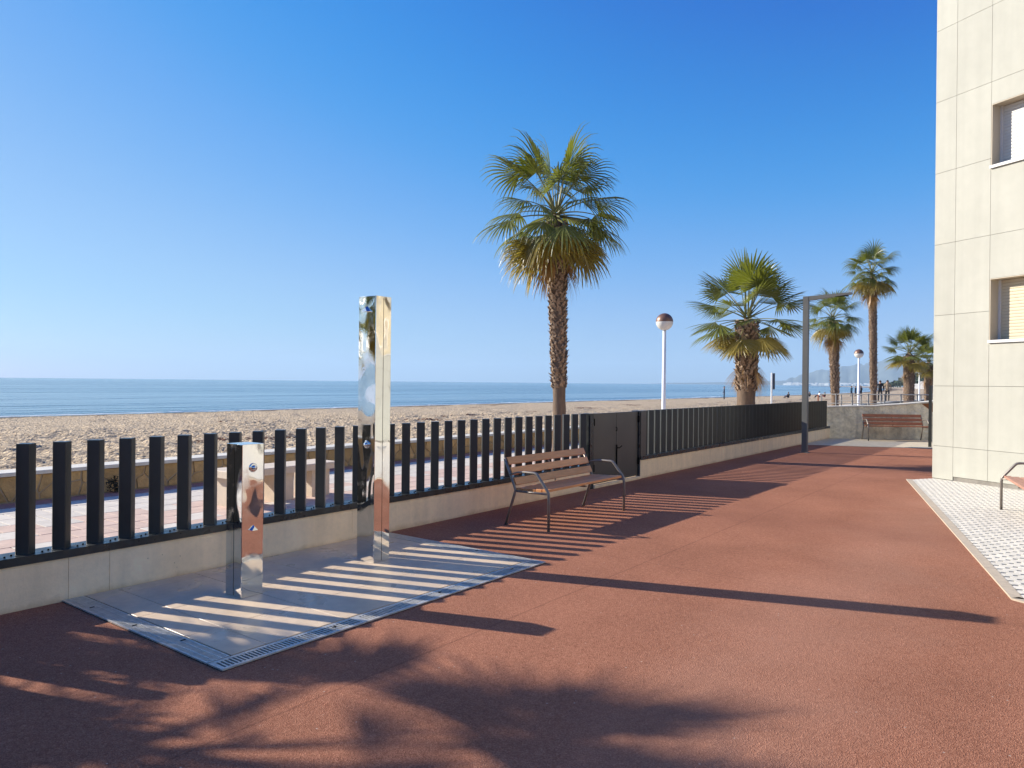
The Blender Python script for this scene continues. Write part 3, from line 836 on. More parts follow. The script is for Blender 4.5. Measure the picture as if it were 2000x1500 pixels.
# ------------------------------------------------------------------ benches
def bench(loc, rz, label, wood, n_seat=5, group='slatted park benches'):
    t = tag(empty('park_bench', loc, rz), label, 'bench', group)
    L2 = .84
    for i in range(n_seat):
        y = -.265 + i * .088
        z = .412 + (.004 if i == 0 else 0) - .012 * (i / 4.)
        boxobj('seat_slat', -L2 + .02, L2 - .02, y, y + .074, z, z + .028, M[wood], t, .004)
    # backrest slats, leaning back
    base = Vector((0, .17, .455)); top = Vector((0, .31, .752)); dirv = (top - base).normalized(); nrm = Vector((0, -dirv.z, dirv.y))
    Lb = (top - base).length; hs_ = .083; gap = (Lb - 3 * hs_) / 2
    for i in range(3):
        a = base + dirv * (i * (hs_ + gap)); c = a + dirv * hs_
        th = nrm * .014
        P = []
        for xx in (-L2 + .02, L2 - .02):
            P += [Vector((xx, a.y, a.z)) + th, Vector((xx, c.y, c.z)) + th, Vector((xx, c.y, c.z)) - th, Vector((xx, a.y, a.z)) - th]
        meshobj('back_slat', P, [(0, 1, 2, 3), (7, 6, 5, 4), (0, 4, 5, 1), (1, 5, 6, 2), (2, 6, 7, 3), (3, 7, 4, 0)], M[wood], t)
    for s in (-1, 1):
        xx = s * L2
        b = MB()
        pts = [(xx, -.29, 0), (xx, -.29, .36), (xx, -.286, .40), (xx, -.272, .43), (xx, -.145, .585), (xx, -.125, .603), (xx, -.095, .61), (xx, .03, .612), (xx, .14, .60), (xx, .232, .575)]
        b.tube(pts, [.017] * 7 + [.013, .011, .010], 10)
        b.obj('front_leg', M['benchmetal'], t, True)
        b = MB(); b.tube([(xx * .985, .30, 0), (xx * .985, .165, .40), (xx * .985, .185, .455), (xx * .985, .325, .752)], .016, 10)
        b.obj('rear_leg', M['benchmetal'], t, True)
        b = MB(); b.tube([(xx * .985, -.28, .395), (xx * .985, .16, .392)], .012, 8); b.obj('seat_rail', M['benchmetal'], t, True)
    b = MB(); b.box(-.02, .02, -.25, .17, .385, .4); b.box(-.012, .012, .185, .192, .40, .46)
    pa = base - nrm * .018; pb = top - nrm * .018
    b.tube([(0, pa.y, pa.z), (0, pb.y, pb.z)], .009, 6)
    b.obj('centre_bracket', M['benchmetal'], t)
    return t
bench((5.50, -1.0, 0), 0, 'brown wooden slat bench with curved steel arms by the gate', 'woodb')
bench((22.05, -1.72, .004), radians(-60), 'red brown slat bench against the rough concrete end wall', 'woodr')
# bench at the right edge: length runs along the kerb line, faces the sea
bench((8.80, -5.51, .012), radians(12 + 180), 'faded pink wooden bench on the white pavers, cut by the right edge', 'woodp')

# ------------------------------------------------------------------ pavers with open corners, kerb
A = Vector((12.216, -3.539)); B = Vector((4.80, -5.40))
kd = (A - B).normalized(); kn = Vector((kd.y, -kd.x))            # kn points to the building side
FD = Vector((-.520, -.854)).normalized(); FO = Vector((-.854, .520)).normalized()   # facade run, facade outward
C0 = Vector((12.678, -3.866))
kerb = kind(empty('kerb', (0, 0, 0)), 'structure')
Lk_ = (A - B).length
seg = 0.0
while seg < Lk_ - .01:
    e = min(seg + 1.0, Lk_)
    p = [B + kd * (seg + .003), B + kd * (e - .003), B + kd * (e - .003) + kn * .085, B + kd * (seg + .003) + kn * .085]
    b = MB(); b.prism([tuple(q) for q in reversed(p)], -.03, .014); b.obj('kerb_stone', M['kerb'], kerb)
    seg = e
for i in range(6):
    p0 = B + FD * (i * 1.0 + .0); p1 = B + FD * (i + .994); off = -FO * .085
    b = MB(); b.prism([tuple(q) for q in (p0, p1, p1 + off, p0 + off)], -.03, .014); b.obj('kerb_stone', M['kerb'], kerb)
pv = kind(empty('paver_area', (0, 0, 0)), 'structure')
Bk = B + kn * .085 + kd * .06
bedpoly = [A + kn * .086, B + kn * .086 + kd * .05, B + FD * 6 - FO * .086, C0 + FD * 10.2, C0]
area = [tuple(q) for q in bedpoly]
meshobj('paver_bed', [(q[0], q[1], .003) for q in area], [tuple(range(len(area)))], M['dark'], pv)
def inside(p, poly):
    c = False
    for i in range(len(poly)):
        a, e = poly[i], poly[i - 1]
        if (a[1] > p.y) != (e[1] > p.y) and p.x < (e[0] - a[0]) * (p.y - a[1]) / (e[1] - a[1]) + a[0]: c = not c
    return c
g1 = (kd + kn).normalized(); g2 = (kd - kn).normalized()
pb_ = MB(); h = .0488; ch = .0275
octo = [(-h + ch, -h), (h - ch, -h), (h, -h + ch), (h, h - ch), (h - ch, h), (-h + ch, h), (-h, h - ch), (-h, -h + ch)]
ob = MB(); ob.prism(octo, -.006, .008, bottom=False)
pme = bpy.data.meshes.new('paver'); pme.from_pydata(ob.v, [], ob.f); pme.materials.append(M['paver'])
ang = atan2(g1.y, g1.x)
cands = []
CAM = Vector((-1.884, -5.72))
for i in range(-90, 160):
    for j in range(-90, 160):
        p = Bk + g1 * (i * .1 + .05) + g2 * (j * .1)
        if not inside(p, area): continue
        u = (p - CAM); dep = u.x * cos(_yaw) + u.y * sin(_yaw); lat = u.x * sin(_yaw) - u.y * cos(_yaw)
        cands.append((dep if 0 < dep and lat / max(dep, .01) < .72 else 99 + dep, p))
cands.sort(key=lambda q: q[0])
for n_, (dd, p) in enumerate(cands):
    z = .004 + rnd.uniform(-.0006, .0006)
    if n_ < 290:
        share('paver', pme, pv, (p.x, p.y, z), (0, 0, ang))
    elif dd < 30 or (p - B).length < 7:
        ca, sa = cos(ang), sin(ang)
        vs_ = [(p.x + a * ca - c * sa, p.y + a * sa + c * ca, zz + z) for a, c, zz in ob.v]
        pb_.add(vs_, ob.f)
kind(pb_.obj('pavers', M['paver'], pv), 'stuff')

# ------------------------------------------------------------------ apartment block
bd = tag(empty('apartment_building', (C0.x, C0.y, 0), atan2(FD.y, FD.x)), 'white panelled apartment block with shuttered windows at the right edge', 'building')
# local: x along facade (away from the far corner), +y? outward side sign
_loc_out = Vector((-sin(atan2(FD.y, FD.x)), cos(atan2(FD.y, FD.x))))
OS = 1 if _loc_out.dot(FO) > 0 else -1        # outward is OS * local y
def fbox(name, x0, x1, o0, o1, z0, z1, m, parent, c=0):
    y0, y1 = sorted((o0 * OS, o1 * OS))
    return boxobj(name, x0, x1, y0, y1, z0, z1, m, parent)
QW = [0.0, .387, .99, 1.59]
while QW[-1] < 14.5: QW.append(round(QW[-1] + .6, 3))
ZR = [.02, .58, 1.61, 2.82, 4.04, 5.27, 6.50, 7.73, 8.96, 10.19, 11.42, 12.65]
HB = 13.2
wins = []
for q0 in (.99, 4.59, 8.19, 11.79):
    for (z0, z1, ms) in ((2.35, 3.34, 'shuttery'), (5.15, 6.14, 'shutterw'), (7.95, 8.94, 'shutterw'), (10.75, 11.74, 'shuttery')):
        wins.append((q0, q0 + 1.2, z0, z1, ms))
# core wall with real recesses: built as strips around the windows
core = MB()
def cb(x0, x1, z0, z1):
    y0, y1 = sorted((-.03 * OS, -.34 * OS)); core.box(x0, x1, y0, y1, z0, z1)
edges = [0.0, .99, 2.19, 4.59, 5.79, 8.19, 9.39, 11.79, 12.99, QW[-1]]
for a, c in zip(edges, edges[1:]):
    iswin = a in (.99, 4.59, 8.19, 11.79)
    if not iswin: cb(a + .0, c, 0, HB); continue
    zz = [0, 2.35, 3.34, 5.15, 6.14, 7.95, 8.94, 10.75, 11.74, HB]
    for k in range(0, len(zz), 2): cb(a, c, zz[k], zz[k + 1])
core.obj('facade_wall', M['core'], bd)
b = MB(); y0, y1 = sorted((-.345 * OS, -9.0 * OS)); b.box(.0, QW[-1], y0, y1, 0, HB - .01); b.obj('building_body', M['wallbits'], bd)
fbox('roof_coping', -.03, QW[-1], -9.0, .03, HB, HB + .12, M['sill'], bd)
G = .0028
for i in range(len(QW) - 1):
    for j in range(len(ZR) - 1):
        a, c, z0, z1 = QW[i], QW[i + 1], ZR[j], ZR[j + 1]
        pieces = [(z0, z1)]
        for (wa, wb, wz0, wz1, _) in wins:
            if a + .01 < wb and c - .01 > wa:
                np_ = []
                for (p0, p1) in pieces:
                    if p1 <= wz0 or p0 >= wz1: np_.append((p0, p1)); continue
                    if p0 < wz0: np_.append((p0, wz0 - .05 + G))
                    if p1 > wz1: np_.append((wz1 - G, p1))
                pieces = np_
        for (p0, p1) in pieces:
            if p1 - p0 < .03: continue
            lo = p0 + G
            if j == 0 and a >= .3: lo = .085
            fbox('facade_panel', a + G, c - G, -.029, 0, lo, p1 - G, M['wallbits'], bd)
fbox('plinth', .39, QW[-1], -.0295, -.012, 0, .08, M['plinth'], bd)
for (wa, wb, z0, z1, ms) in wins:
    wd = bpy.data.objects.new('window', None); wd.location = ((wa + wb) / 2, 0, z0); link(wd, bd)
    hw = .6
    b = MB()
    def rb(x0, x1, o0, o1, za, zb):
        y0, y1 = sorted((o0 * OS, o1 * OS)); b.box(x0, x1, y0, y1, za, zb)
    rb(-hw + .0035, -hw + .016, -.225, -.001, 0, .99); rb(hw - .016, hw - .0035, -.225, -.001, 0, .99)
    rb(-hw + .0161, hw - .0161, -.225, -.001, .974, .9865)
    b.obj('reveal', M['reveal'], wd)
    b = MB()
    rb(-hw + .0161, -hw + .05, -.225, -.185, 0.004, .973); b.obj('guide_rail', M['sill'], wd)
    b = MB(); rb(hw - .05, hw - .0161, -.225, -.185, 0.004, .973); b.obj('guide_rail', M['sill'], wd)
    # roller shutter of curved slats
    b = MB(); z = .004; nsl = 19; hh = .968 / nsl
    for s_ in range(nsl):
        za = z + s_ * hh
        prof = [(-.213, za + .0005), (-.2075, za + .004), (-.206, za + hh * .5), (-.2065, za + hh * .88), (-.212, za + hh - .0008)]
        vs_ = []
        for xx in (-hw + .05, hw - .05):
            vs_ += [(xx, o * OS, zz) for o, zz in prof]
        b.add(vs_, [(k, k + 1, k + 6, k + 5) for k in range(4)])
    b.obj('shutter', M[ms], wd)
    b = MB(); rb(-hw - .0, hw + .0, -.225, .035, -.045, -.0); b.obj('sill', M['sill'], wd)
    b = MB(); rb(-hw + .0161, hw - .0161, -.26, -.2255, .0, .97); b.obj('window_back', M['dark'], wd)

# ------------------------------------------------------------------ lamps and posts
ll = tag(empty('street_lamp', (16.215, -.755, 0)), 'grey square lamp post with flat horizontal arm at the fence end', 'lamp post')
boxobj('post', -.06, .06, -.075, .045, 0, 3.70, M['lampgrey'], ll, .004)
b = MB()
v = [(-.055, -.076, 3.60), (.055, -.076, 3.60), (.055, -.076, 3.70), (-.055, -.076, 3.70), (-.055, -1.02, 3.69), (.055, -1.02, 3.69), (.055, -1.02, 3.735), (-.055, -1.02, 3.735)]
b.add(v, [(3, 2, 1, 0), (4, 5, 6, 7), (0, 1, 5, 4), (1, 2, 6, 5), (2, 3, 7, 6), (3, 0, 4, 7)])
b.obj('arm', M['lampgrey'], ll)
boxobj('base_plate', -.1, .1, -.115, .085, .001, .014, M['lampgrey'], ll)
boxobj('lamp_panel', -.04, .04, -.95, -.45, 3.655, 3.668, M['dark'], ll)
# the lamp's arm ends far from the post; a small end cap
def globe_lamp(x, y, label, h=3.62, r=.245):
    t = tag(empty('globe_lamp', (x, y, 0)), label, 'lamp post', 'globe lamps along the promenade')
    b = MB(); b.tube([(0, 0, 0), (0, 0, .5), (0, 0, h - 2 * r + .02)], [.075, .062, .05], 14); b.obj('pole', M['white'], t, True)
    cz = h - r
    b = MB(); b.lathe([(.055, cz - r * .98), (.10, cz - r * .93)] + [(r * cos(a), cz + r * sin(a)) for a in [radians(q) for q in range(-62, 3, 8)]], 24)
    b.obj('globe', M['globe'], t, True)
    b = MB(); b.lathe([(r * 1.01 * cos(radians(q)), cz + r * 1.01 * sin(radians(q))) for q in range(0, 91, 9)], 24)
    b.obj('cap', M['cap'], t, True)
    return t
globe_lamp(17.55, 3.5, 'white globe lamp with brown cap between the first two palms')
globe_lamp(42.2, 3.5, 'small distant white globe lamp between the tall palm and the slanting one')
globe_lamp(66.0, 3.9, 'farthest white lamp pole in front of the palm at the building edge', 3.3)
globe_lamp(84.0, 4.1, 'thin far lamp pole just left of the last palm', 3.0, .2)

sg = tag(empty('beach_sign', (27.5, 3.6, 0)), 'thin white post with narrow dark grey banner beside the short palm', 'sign')
b = MB(); b.tube([(0, 0, 0), (0, 0, 2.08)], .035, 8); b.obj('post', M['white'], sg)
boxobj('banner', .03, .055, -.11, -.03, 1.42, 2.06, mat('banner_grey', (.07, .08, .11), .7), sg)

dp = tag(boxobj('metal_post', 20.22, 20.29, -2.88, -2.81, .004, 1.62, M['paint']), 'thin dark metal post beside the building corner', 'post')
wp = tag(boxobj('wooden_stake', 67.9, 68.0, 12.2, 12.3, .0, .75, M['woodr']), 'short dark stake in the sand beyond the fence end', 'post')

# ------------------------------------------------------------------ far end wall, ramp and handrail
W0 = Vector((21.67, .0)); W1 = Vector((25.4, -6.4))
wdv = (W1 - W0).normalized(); W0 = W0 - wdv * .35; wnv = Vector((-wdv.y, wdv.x))
ew = tag(empty('concrete_wall', (W0.x, W0.y, 0), atan2(wdv.y, wdv.x)), 'rough weathered grey concrete wall closing the yard behind the far bench', 'wall')
prof = [(0, .92), (.5, .94), (1.65, .975), (2.35, 1.03), (3.05, 1.10), (3.55, 1.16), (7.4, 1.5)]
b = MB(); n = len(prof)
vs_ = []
for (a, z) in prof: vs_ += [(a, 0, -.05), (a, 0, z), (a, .35, z), (a, .35, -.05)]
fs_ = []
for i in range(n - 1):
    k = i * 4
    fs_ += [(k, k + 4, k + 5, k + 1), (k + 1, k + 5, k + 6, k + 2), (k + 2, k + 6, k + 7, k + 3)]
fs_ += [(0, 1, 2, 3)]
b.add(vs_, fs_); b.obj('wall_face', M['roughwall'], ew)
b = MB(); vs_ = []
for (a, z) in prof: vs_ += [(a, -.02, z + .002), (a, -.02, z + .035), (a, .40, z + .035), (a, .40, z + .002)]
fs_ = []
for i in range(n - 1):
    k = i * 4
    fs_ += [(k, k + 4, k + 5, k + 1), (k + 1, k + 5, k + 6, k + 2), (k + 2, k + 6, k + 7, k + 3)]
b.add(vs_, fs_ + [(0, 1, 2, 3)]); b.obj('coping', M['coping'], ew)
b = MB(); b.add([(2.97, -.012, 1.08), (3.95, -.012, 1.15), (3.95, -.012, .72), (3.40, -.012, .74), (2.97, -.002, 1.08), (3.95, -.002, 1.15), (3.95, -.002, .72), (3.40, -.002, .74)],
      [(3, 2, 1, 0), (0, 1, 5, 4), (1, 2, 6, 5), (2, 3, 7, 6), (3, 0, 4, 7)]); b.obj('rust_patch', M['corten'], ew)
# promenade ramp with handrail beyond
H0 = Vector((29.2, 1.6)); H1 = Vector((32.4, -3.4))
hd = (H1 - H0).normalized(); HL = (H1 - H0).length + 2.5
kind(boxobj('ramp', 0, HL, -.3, 3.2, -.05, .25, M['coping']), 'structure')
rp = bpy.data.objects['ramp']; rp.location = (H0.x, H0.y, 0); rp.rotation_euler = (0, 0, atan2(hd.y, hd.x))
hr = tag(empty('handrail', (H0.x, H0.y, .25), atan2(hd.y, hd.x)), 'grey steel handrail with three bars above the rough end wall', 'railing')
for z in (1.0, .74, .5, .26):
    b = MB(); b.tube([(0, 0, z), (HL, 0, z + .04)], .021 if z == 1.0 else .015, 8); b.obj('bar', M['railgrey'], hr, True)
k = 0
while k * .62 < HL:
    boxobj('baluster', k * .62 - .022, k * .62 + .022, -.022, .022, 0.001, 1.03 + k * .003, M['railgrey'], hr); k += 1
hr2 = tag(empty('handrail', (H0.x + 1.4, H0.y + .9, .25), atan2(hd.y, hd.x)), 'second grey handrail behind the first on the ramp', 'railing')
for z in (.98, .6):
    b = MB(); b.tube([(0, 0, z), (HL, 0, z + .04)], .018, 8); b.obj('bar', M['railgrey'], hr2, True)
k = 0
while k * .8 < HL:
    boxobj('baluster', k * .8 - .02, k * .8 + .02, -.02, .02, 0.001, 1.0, M['railgrey'], hr2); k += 1

# ------------------------------------------------------------------ fan palms
def frond_mesh(name, elev, pet, blade, droop, fold, spread, mats, rs, nseg=26, joined=.55, sag=.35, curl=0.0):
    """petiole leaves the crown at `elev` (radians) in the XZ plane, arches under gravity, ends in a fan"""
    b = MB()
    p = Vector((.06, 0, 0)); d = Vector((cos(elev), 0, sin(elev)))
    pts = [p.copy()]; n = 6
    for i in range(n):
        d = (d + Vector((0, 0, -sag / n))).normalized()
        p = p + d * pet / n; pts.append(p.copy())
    b.tube(pts, [.03, .02, .015, .013, .012, .011, .010], 5, 1)
    hub = pts[-1]; f = d
    side = Vector((0, 1, 0)); up = f.cross(side) * -1
    if up.z < 0 and elev > -.5: up = -up
    tilt = rs.uniform(-.35, .35)
    side = (Matrix.Rotation(tilt, 3, f) @ side); up = (Matrix.Rotation(tilt, 3, f) @ up)
    dphi = 2 * spread / nseg
    K = 6
    for i in range(nseg):
        phi = -spread + (i + .5) * dphi
        a = (f * cos(phi) + side * sin(phi)).normalized()
        # the fan folds like a shallow V and its outer fingers hang
        a = (a - up * fold * abs(sin(phi))).normalized()
        L = blade * (1 - .28 * (abs(phi) / spread) ** 2) * rs.uniform(.9, 1.08)
        if rs.random() < .05: L *= .6
        q = hub.copy(); dd = a.copy(); lat0 = (f * -sin(phi) + side * cos(phi)).normalized()
        rows = []
        for k in range(K + 1):
            t = k / K
            w_full = L * t * dphi * .5
            wj = L * joined * dphi * .5
            hwid = (w_full if t <= joined else wj * max(.06, 1 - (t - joined) / (1 - joined)) ** .8)
            lat = (lat0 - dd * lat0.dot(dd)).normalized()
            nn = dd.cross(lat)
            if nn.dot(up) < 0: nn = -nn
            ridge = hwid * .55 * (1 if i % 2 else -.1)
            rows.append([q - lat * hwid, q + nn * ridge, q + lat * hwid])
            g = droop * (max(0, t - joined * .55) ** 1.1) * 1.6
            dd = (dd + Vector((rs.uniform(-.02, .02), rs.uniform(-.02, .02), -g)) * (1.0 / K) * 2.2 + up * curl / K).normalized()
            q = q + dd * (L / K)
        base = len(b.v)
        for r in rows: b.v += [tuple(x_) for x_ in r]
        for k in range(K):
            o = base + k * 3
            b.f += [(o, o + 1, o + 4, o + 3), (o + 1, o + 2, o + 5, o + 4)]; b.m += [0, 0]
    me = bpy.data.meshes.new(name); me.from_pydata(b.v, [], b.f)
    for m in mats: me.materials.append(m)
    me.polygons.foreach_set('material_index', b.m)
    me.update()
    return me
rs = random.Random(21)
CL = {}
def fset(key, droopy):
    out = {}
    dr = 1.5 if droopy else .36
    for (nm, el, mt, pt, pet) in (('up', 79, 'leaf_g', 'petiole', .78), ('hi', 52, 'leaf_g', 'petiole', .86), ('mid', 27, 'leaf_g', 'petiole', .84), ('flat', 3, 'leaf_g', 'petiole', .8),
                             ('low', -22, 'leaf_y', 'petiole', .74), ('old', -48, 'leaf_y', 'petioled', .7), ('dead', -78, 'leaf_b', 'petioled', .62 if droopy else .85)):
        out[nm] = [frond_mesh('frond', radians((el if droopy or nm != 'dead' else -86) + rs.uniform(-5, 5)), pet * (1.18 if not droopy and nm in ('mid', 'flat', 'low', 'hi') else 1) * rs.uniform(.9, 1.12), .86 * rs.uniform(.92, 1.08), dr * (1 if nm != 'dead' else 1.5),
                              .35 if nm not in ('old', 'dead') else 1.0, radians(rs.uniform(92, 112) if nm != 'dead' else (60 if droopy else 34)), [M[mt], M[pt]], rs,
                              nseg=26 if droopy else 28, joined=.44 if droopy else .55, sag=(.5 if droopy else .25), curl=0) for _ in range(3)]
    CL[key] = out
fset('droopy', True); fset('stiff', False)

def palm(x, y, z0, hub_z, lean, r0, r1, scale, style, counts, label, bare, boots_n, boot_s, seed, group='fan palms along the promenade'):
    rp_ = random.Random(seed)
    t = tag(empty('palm_tree', (x, y, z0)), label, 'palm tree', group)
    H = hub_z - z0
    n = 26; seg = 16
    def axis(s):
        return Vector((lean[0] * (s - sin(s * pi) * .25), lean[1] * s, 0)) + Vector((0, 0, s * H))
    def rad(s):
        base = r0 * (1 + .28 * max(0, 1 - s * 9)) if bare > 0 else r0
        mid = r0 + (r1 - r0) * min(1, max(0, (s - bare) * 1.4)) if s > bare else base
        return mid
    b = MB()
    pts = [axis(i / n) for i in range(n + 1)]; rr = [rad(i / n) * rp_.uniform(.97, 1.03) for i in range(n + 1)]
    pts[0].z -= .1; rr[-1] *= .25; rr[-2] *= .6; rr[-3] *= .85
    b.tube(pts, rr, seg, 0)
    b.obj('trunk', M['trunk'], t, True)
    # old leaf bases
    b = MB()
    for i in range(boots_n):
        s = bare + (.95 - bare) * (i + rp_.random() * .6) / boots_n
        a = i * 2.39996 + rp_.uniform(-.3, .3)
        c = axis(s); r = rad(s)
        o = Vector((cos(a), sin(a), 0)); sd_ = Vector((-sin(a), cos(a), 0)); up = Vector((0, 0, 1))
        w_ = boot_s * rp_.uniform(.7, 1.15); l_ = boot_s * rp_.uniform(.9, 1.7); out = rp_.uniform(.5, 1.5)
        p0 = c + o * (r * .93)
        tip = p0 + up * l_ + o * (l_ * out * .6) + sd_ * rp_.uniform(-.3, .3) * w_
        mid = p0 + up * l_ * .5 + o * (w_ * .45 + l_ * .12)
        vs_ = [p0 - sd_ * w_ * .75, p0 + sd_ * w_ * .75, mid + sd_ * w_ * .45, mid - sd_ * w_ * .45, tip + sd_ * w_ * .22, tip - sd_ * w_ * .22, p0 + up * l_ * .75 + o * .003, mid + o * -w_ * .3 + up * l_ * .2]
        b.add(vs_, [(0, 1, 2, 3), (3, 2, 4, 5), (5, 4, 7), (0, 3, 7, 6), (1, 6, 7, 2), (3, 5, 7), (2, 7, 4)])
    kind(b.obj('leaf_bases', M['boot'], t), 'stuff')
    hub = axis(1.0)
    a = rp_.random() * 6
    for nm, cnt_ in counts:
        for i in range(cnt_):
            a += 2.39996 + rp_.uniform(-.25, .25)
            s = scale * rp_.uniform(.86, 1.1)
            dz = {'up': .10, 'hi': .06, 'mid': 0, 'flat': -.07, 'low': -.14, 'old': -.22, 'dead': -.34}[nm] * scale
            fr = share('frond', rp_.choice(CL[style][nm]), t, (hub.x, hub.y, hub.z + dz - (rp_.random() * .25 * scale if nm == 'dead' else 0)), (rp_.uniform(-.08, .08), rp_.uniform(-.12, .12), a), (s, s, s))
    return t
palm(11.86, 3.3, 0, 5.38, (-.06, .12), .145, .22, 1.07, 'droopy', [('up', 7), ('hi', 8), ('mid', 8), ('flat', 9), ('low', 11), ('old', 12), ('dead', 5)],
     'tallest looking nearest fan palm with shaggy drooping crown behind the fence', .27, 520, .075, 5)
palm(23.75, 3.3, 0, 3.95, (.05, .0), .31, .38, 1.25, 'stiff', [('up', 7), ('hi', 9), ('mid', 8), ('flat', 8), ('low', 7), ('old', 3), ('dead', 12)],
     'short thick trunked fan palm with dry hanging leaves between the lamps', .33, 300, .13, 8)
palm(36.3, 3.3, 0, 4.85, (-.25, .1), .17, .21, .94, 'droopy', [('up', 5), ('hi', 6), ('mid', 7), ('flat', 7), ('low', 8), ('old', 7), ('dead', 9)],
     'slim slanting fan palm right behind the arm of the grey lamp', .22, 460, .085, 12)
palm(45.2, 3.3, 0, 8.15, (-.3, .1), .165, .20, 1.08, 'droopy', [('up', 5), ('hi', 7), ('mid', 8), ('flat', 8), ('low', 9), ('old', 8), ('dead', 4)],
     'tall very thin fan palm left of the building corner', .16, 700, .085, 16)
palm(57.2, 3.3, 0, 4.0, (-.1, .0), .34, .38, 1.08, 'stiff', [('up', 6), ('hi', 8), ('mid', 8), ('flat', 9), ('low', 6), ('old', 3), ('dead', 2)],
     'short stout fan palm with dark trunk next to the building corner', .1, 200, .08, 19)
palm(66.5, 3.3, 0, 3.6, (.0, .0), .30, .34, 1.05, 'stiff', [('up', 4), ('hi', 7), ('mid', 7), ('flat', 8), ('low', 8), ('old', 6), ('dead', 2)],
     'partly hidden fan palm cut off by the building edge', .1, 150, .08, 23)
# palms of the same row just out of frame on the left; the nearer one shades the near corner of the yard
palm(-2.4, 3.35, .0, 3.1, (.0, .0), .25, .3, .98, 'stiff', [('up', 5), ('hi', 8), ('mid', 9), ('flat', 9), ('low', 9), ('old', 6), ('dead', 5)],
     'low fan palm on the promenade just left of the view', .25, 200, .09, 31, 'fan palms outside the view')
palm(-9.5, 3.35, .0, 4.4, (.0, .0), .25, .3, 1.05, 'stiff', [('up', 5), ('hi', 8), ('mid', 9), ('flat', 9), ('low', 9), ('old', 6), ('dead', 4)],
     'second fan palm on the promenade farther left of the view', .25, 240, .09, 35, 'fan palms outside the view')

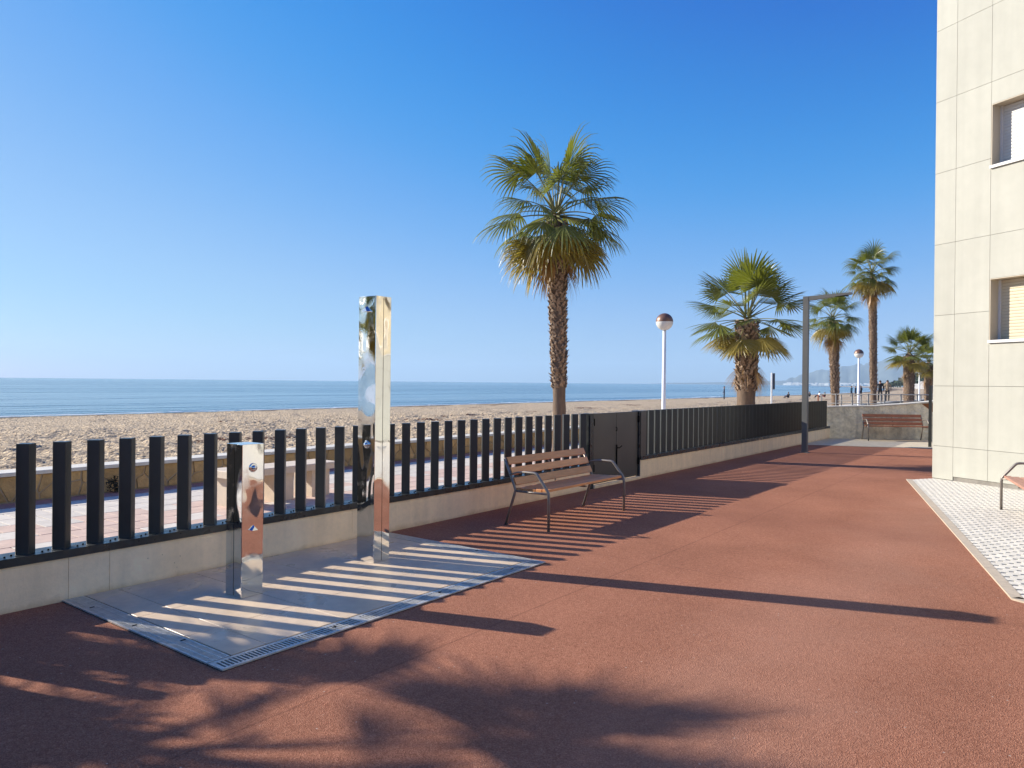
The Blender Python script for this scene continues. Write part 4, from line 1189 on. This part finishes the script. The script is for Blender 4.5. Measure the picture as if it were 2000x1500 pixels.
# ------------------------------------------------------------------ people
PMATS = {}
def cm(c):
    if c not in PMATS: PMATS[c] = mat('cloth_%d' % len(PMATS), c, .85, var=.15, vscale=9)
    return PMATS[c]
SKIN = mat('skin', (.42, .24, .17), .55)
HAIR = mat('hair_dark', (.03, .02, .015), .7)
def person(x, y, z, rz, pose, h, top, legs, label, hair=HAIR):
    t = tag(empty('person', (x, y, z), rz), label, 'person')
    s = h / 1.72
    if pose == 'sit':
        J = {'pel': (0, 0, .14), 'sp': (-.03, 0, .36), 'ch': (-.02, 0, .55), 'nk': (0, 0, .66), 'hd': (.02, 0, .76), 'ht': (.02, 0, .86),
             'hl': (.02, .10, .13), 'kl': (.36, .13, .42), 'al': (.62, .12, .06), 'tl': (.76, .12, .04), 'hr': (.02, -.10, .13), 'kr': (.38, -.13, .40), 'ar': (.64, -.12, .06), 'tr': (.78, -.12, .04),
             'sl': (-.01, .19, .60), 'el': (.12, .24, .38), 'wl': (.33, .15, .40), 'gl': (.40, .13, .40), 'sr': (-.01, -.19, .60), 'er': (.10, -.24, .38), 'wr': (.31, -.15, .38), 'gr': (.38, -.13, .38)}
        zt = -1
    else:
        st = .16 if pose == 'walk' else .04
        J = {'pel': (0, 0, .94), 'sp': (0, 0, 1.12), 'ch': (0, 0, 1.34), 'nk': (.0, 0, 1.47), 'hd': (.02, 0, 1.58), 'ht': (.02, 0, 1.68),
             'hl': (0, .09, .90), 'kl': (st * .8, .10, .50), 'al': (st, .10, .08), 'tl': (st + .15, .10, .04), 'hr': (0, -.09, .90), 'kr': (-st * .3, -.10, .49), 'ar': (-st * 1.3, -.10, .10), 'tr': (-st * 1.3 + .14, -.10, .05),
             'sl': (0, .19, 1.41), 'el': (-st * .5, .25, 1.14), 'wl': (.04 - st * .3, .25, .90), 'gl': (.07 - st * .3, .24, .80), 'sr': (0, -.19, 1.41), 'er': (st * .3, -.25, 1.14), 'wr': (.10 + st, -.23, .92), 'gr': (.15 + st, -.22, .84)}
    R = {'pel': .13, 'sp': .125, 'ch': .15, 'nk': .055, 'hd': .095, 'ht': .07, 'hl': .09, 'kl': .06, 'al': .045, 'tl': .035, 'hr': .09, 'kr': .06, 'ar': .045, 'tr': .035,
         'sl': .065, 'el': .045, 'wl': .032, 'gl': .03, 'sr': .065, 'er': .045, 'wr': .032, 'gr': .03}
    E = [('pel', 'sp'), ('sp', 'ch'), ('ch', 'nk'), ('nk', 'hd'), ('hd', 'ht'), ('pel', 'hl'), ('hl', 'kl'), ('kl', 'al'), ('al', 'tl'), ('pel', 'hr'), ('hr', 'kr'), ('kr', 'ar'), ('ar', 'tr'),
         ('ch', 'sl'), ('sl', 'el'), ('el', 'wl'), ('wl', 'gl'), ('ch', 'sr'), ('sr', 'er'), ('er', 'wr'), ('wr', 'gr')]
    ks = list(J)
    me = bpy.data.meshes.new('body'); me.from_pydata([tuple(c * s for c in J[k]) for k in ks], [(ks.index(a), ks.index(c)) for a, c in E], [])
    o = bpy.data.objects.new('body', me); link(o)
    md = o.modifiers.new('k', 'SKIN'); sv = me.skin_vertices[0].data
    for i, k in enumerate(ks): sv[i].radius = (R[k] * s * (.8 if k in ('pel', 'sp', 'ch') else 1), R[k] * s)
    sv[0].use_root = True
    o.modifiers.new('s', 'SUBSURF').levels = 1
    dg = bpy.context.evaluated_depsgraph_get()
    m2 = bpy.data.meshes.new_from_object(o.evaluated_get(dg))
    o.modifiers.clear(); o.data = m2; bpy.data.meshes.remove(me)
    m2.materials.clear()
    for m in (top, legs, SKIN, M['dark']): m2.materials.append(m)
    idx = []
    nkz = J['nk'][2] * s
    for p in m2.polygons:
        c = p.center
        if c.z > nkz: k = 2
        elif pose == 'sit':
            k = 0 if (c.z > .22 * s and c.x < .17 * s) or (abs(c.y) > .14 * s and c.z > .3 * s and c.x < .28 * s) else (1 if c.x < .6 * s else 3)
            if (Vector(J['gl']) * s - c).length < .06 or (Vector(J['gr']) * s - c).length < .06: k = 2
        else:
            k = 3 if c.z < .1 * s else (1 if c.z < .93 * s and abs(c.y) < .19 * s else 0)
            if (Vector(J['gl']) * s - c).length < .07 or (Vector(J['gr']) * s - c).length < .07: k = 2
        idx.append(k)
    m2.polygons.foreach_set('material_index', idx); m2.polygons.foreach_set('use_smooth', [True] * len(idx))
    o.parent = t
    b = MB(); hc = Vector(J['hd']) * s
    prof = [(.098 * s * cos(radians(q)), .108 * s * sin(radians(q))) for q in range(-10, 91, 20)]
    b.lathe(prof, 12)
    hh = b.obj('hair', hair, t, True, (hc.x - .018 * s, hc.y, hc.z + .035 * s))
    return t
blk = cm((.015, .016, .02)); navy = cm((.02, .03, .06)); beige = cm((.34, .25, .16)); wht = cm((.7, .7, .7)); pink = cm((.55, .2, .18)); grey = cm((.2, .2, .22)); teal = cm((.04, .12, .16)); red_ = cm((.35, .08, .07))
person(62.2, 6.1, .3, pi + .3, 'walk', 1.74, blk, blk, 'person in black walking on the sand, left of the pair by the tall thin palm')
person(64.6, 6.0, .3, pi + .2, 'walk', 1.78, beige, blk, 'person in an open beige jacket and black trousers beside the one in black')
person(66.8, 4.9, .3, pi, 'walk', 1.68, pink, grey, 'person in a pink top half hidden behind the stout palm')
person(90.4, 29.6, -.45, 2.0, 'stand', 1.8, navy, blk, 'lone dark figure standing at the water edge left of the short palm')
person(104, 25.5, -.25, 2.4, 'sit', 1.7, blk, navy, 'person in dark clothes sitting on the sand just left of the grey lamp post')
person(106, 23.2, -.2, 2.4, 'sit', 1.75, blk, wht, 'seated beachgoer in a black top right of the grey lamp post')
person(110, 22.9, -.2, 2.2, 'sit', 1.75, wht, navy, 'seated beachgoer in a white shirt left of the slanting palm')
person(111, 22.4, -.2, 2.3, 'sit', 1.65, blk, red_, 'seated beachgoer with dark red trousers next to the one in white')
person(122, 21.2, -.15, 1.2, 'stand', 1.7, teal, navy, 'standing person in teal right behind the slanting palm')
person(121, 20.4, -.15, 1.4, 'stand', 1.66, navy, navy, 'standing person in navy near the water, second right of the slanting palm')
person(118, 19.0, -.12, 1.0, 'stand', 1.7, blk, blk, 'standing person in black just left of the distant globe lamp')
person(96, 14.6, .0, 1.7, 'walk', 1.78, grey, navy, 'person with a pale cap standing right of the distant globe lamp', hair=cm((.75, .73, .7)))
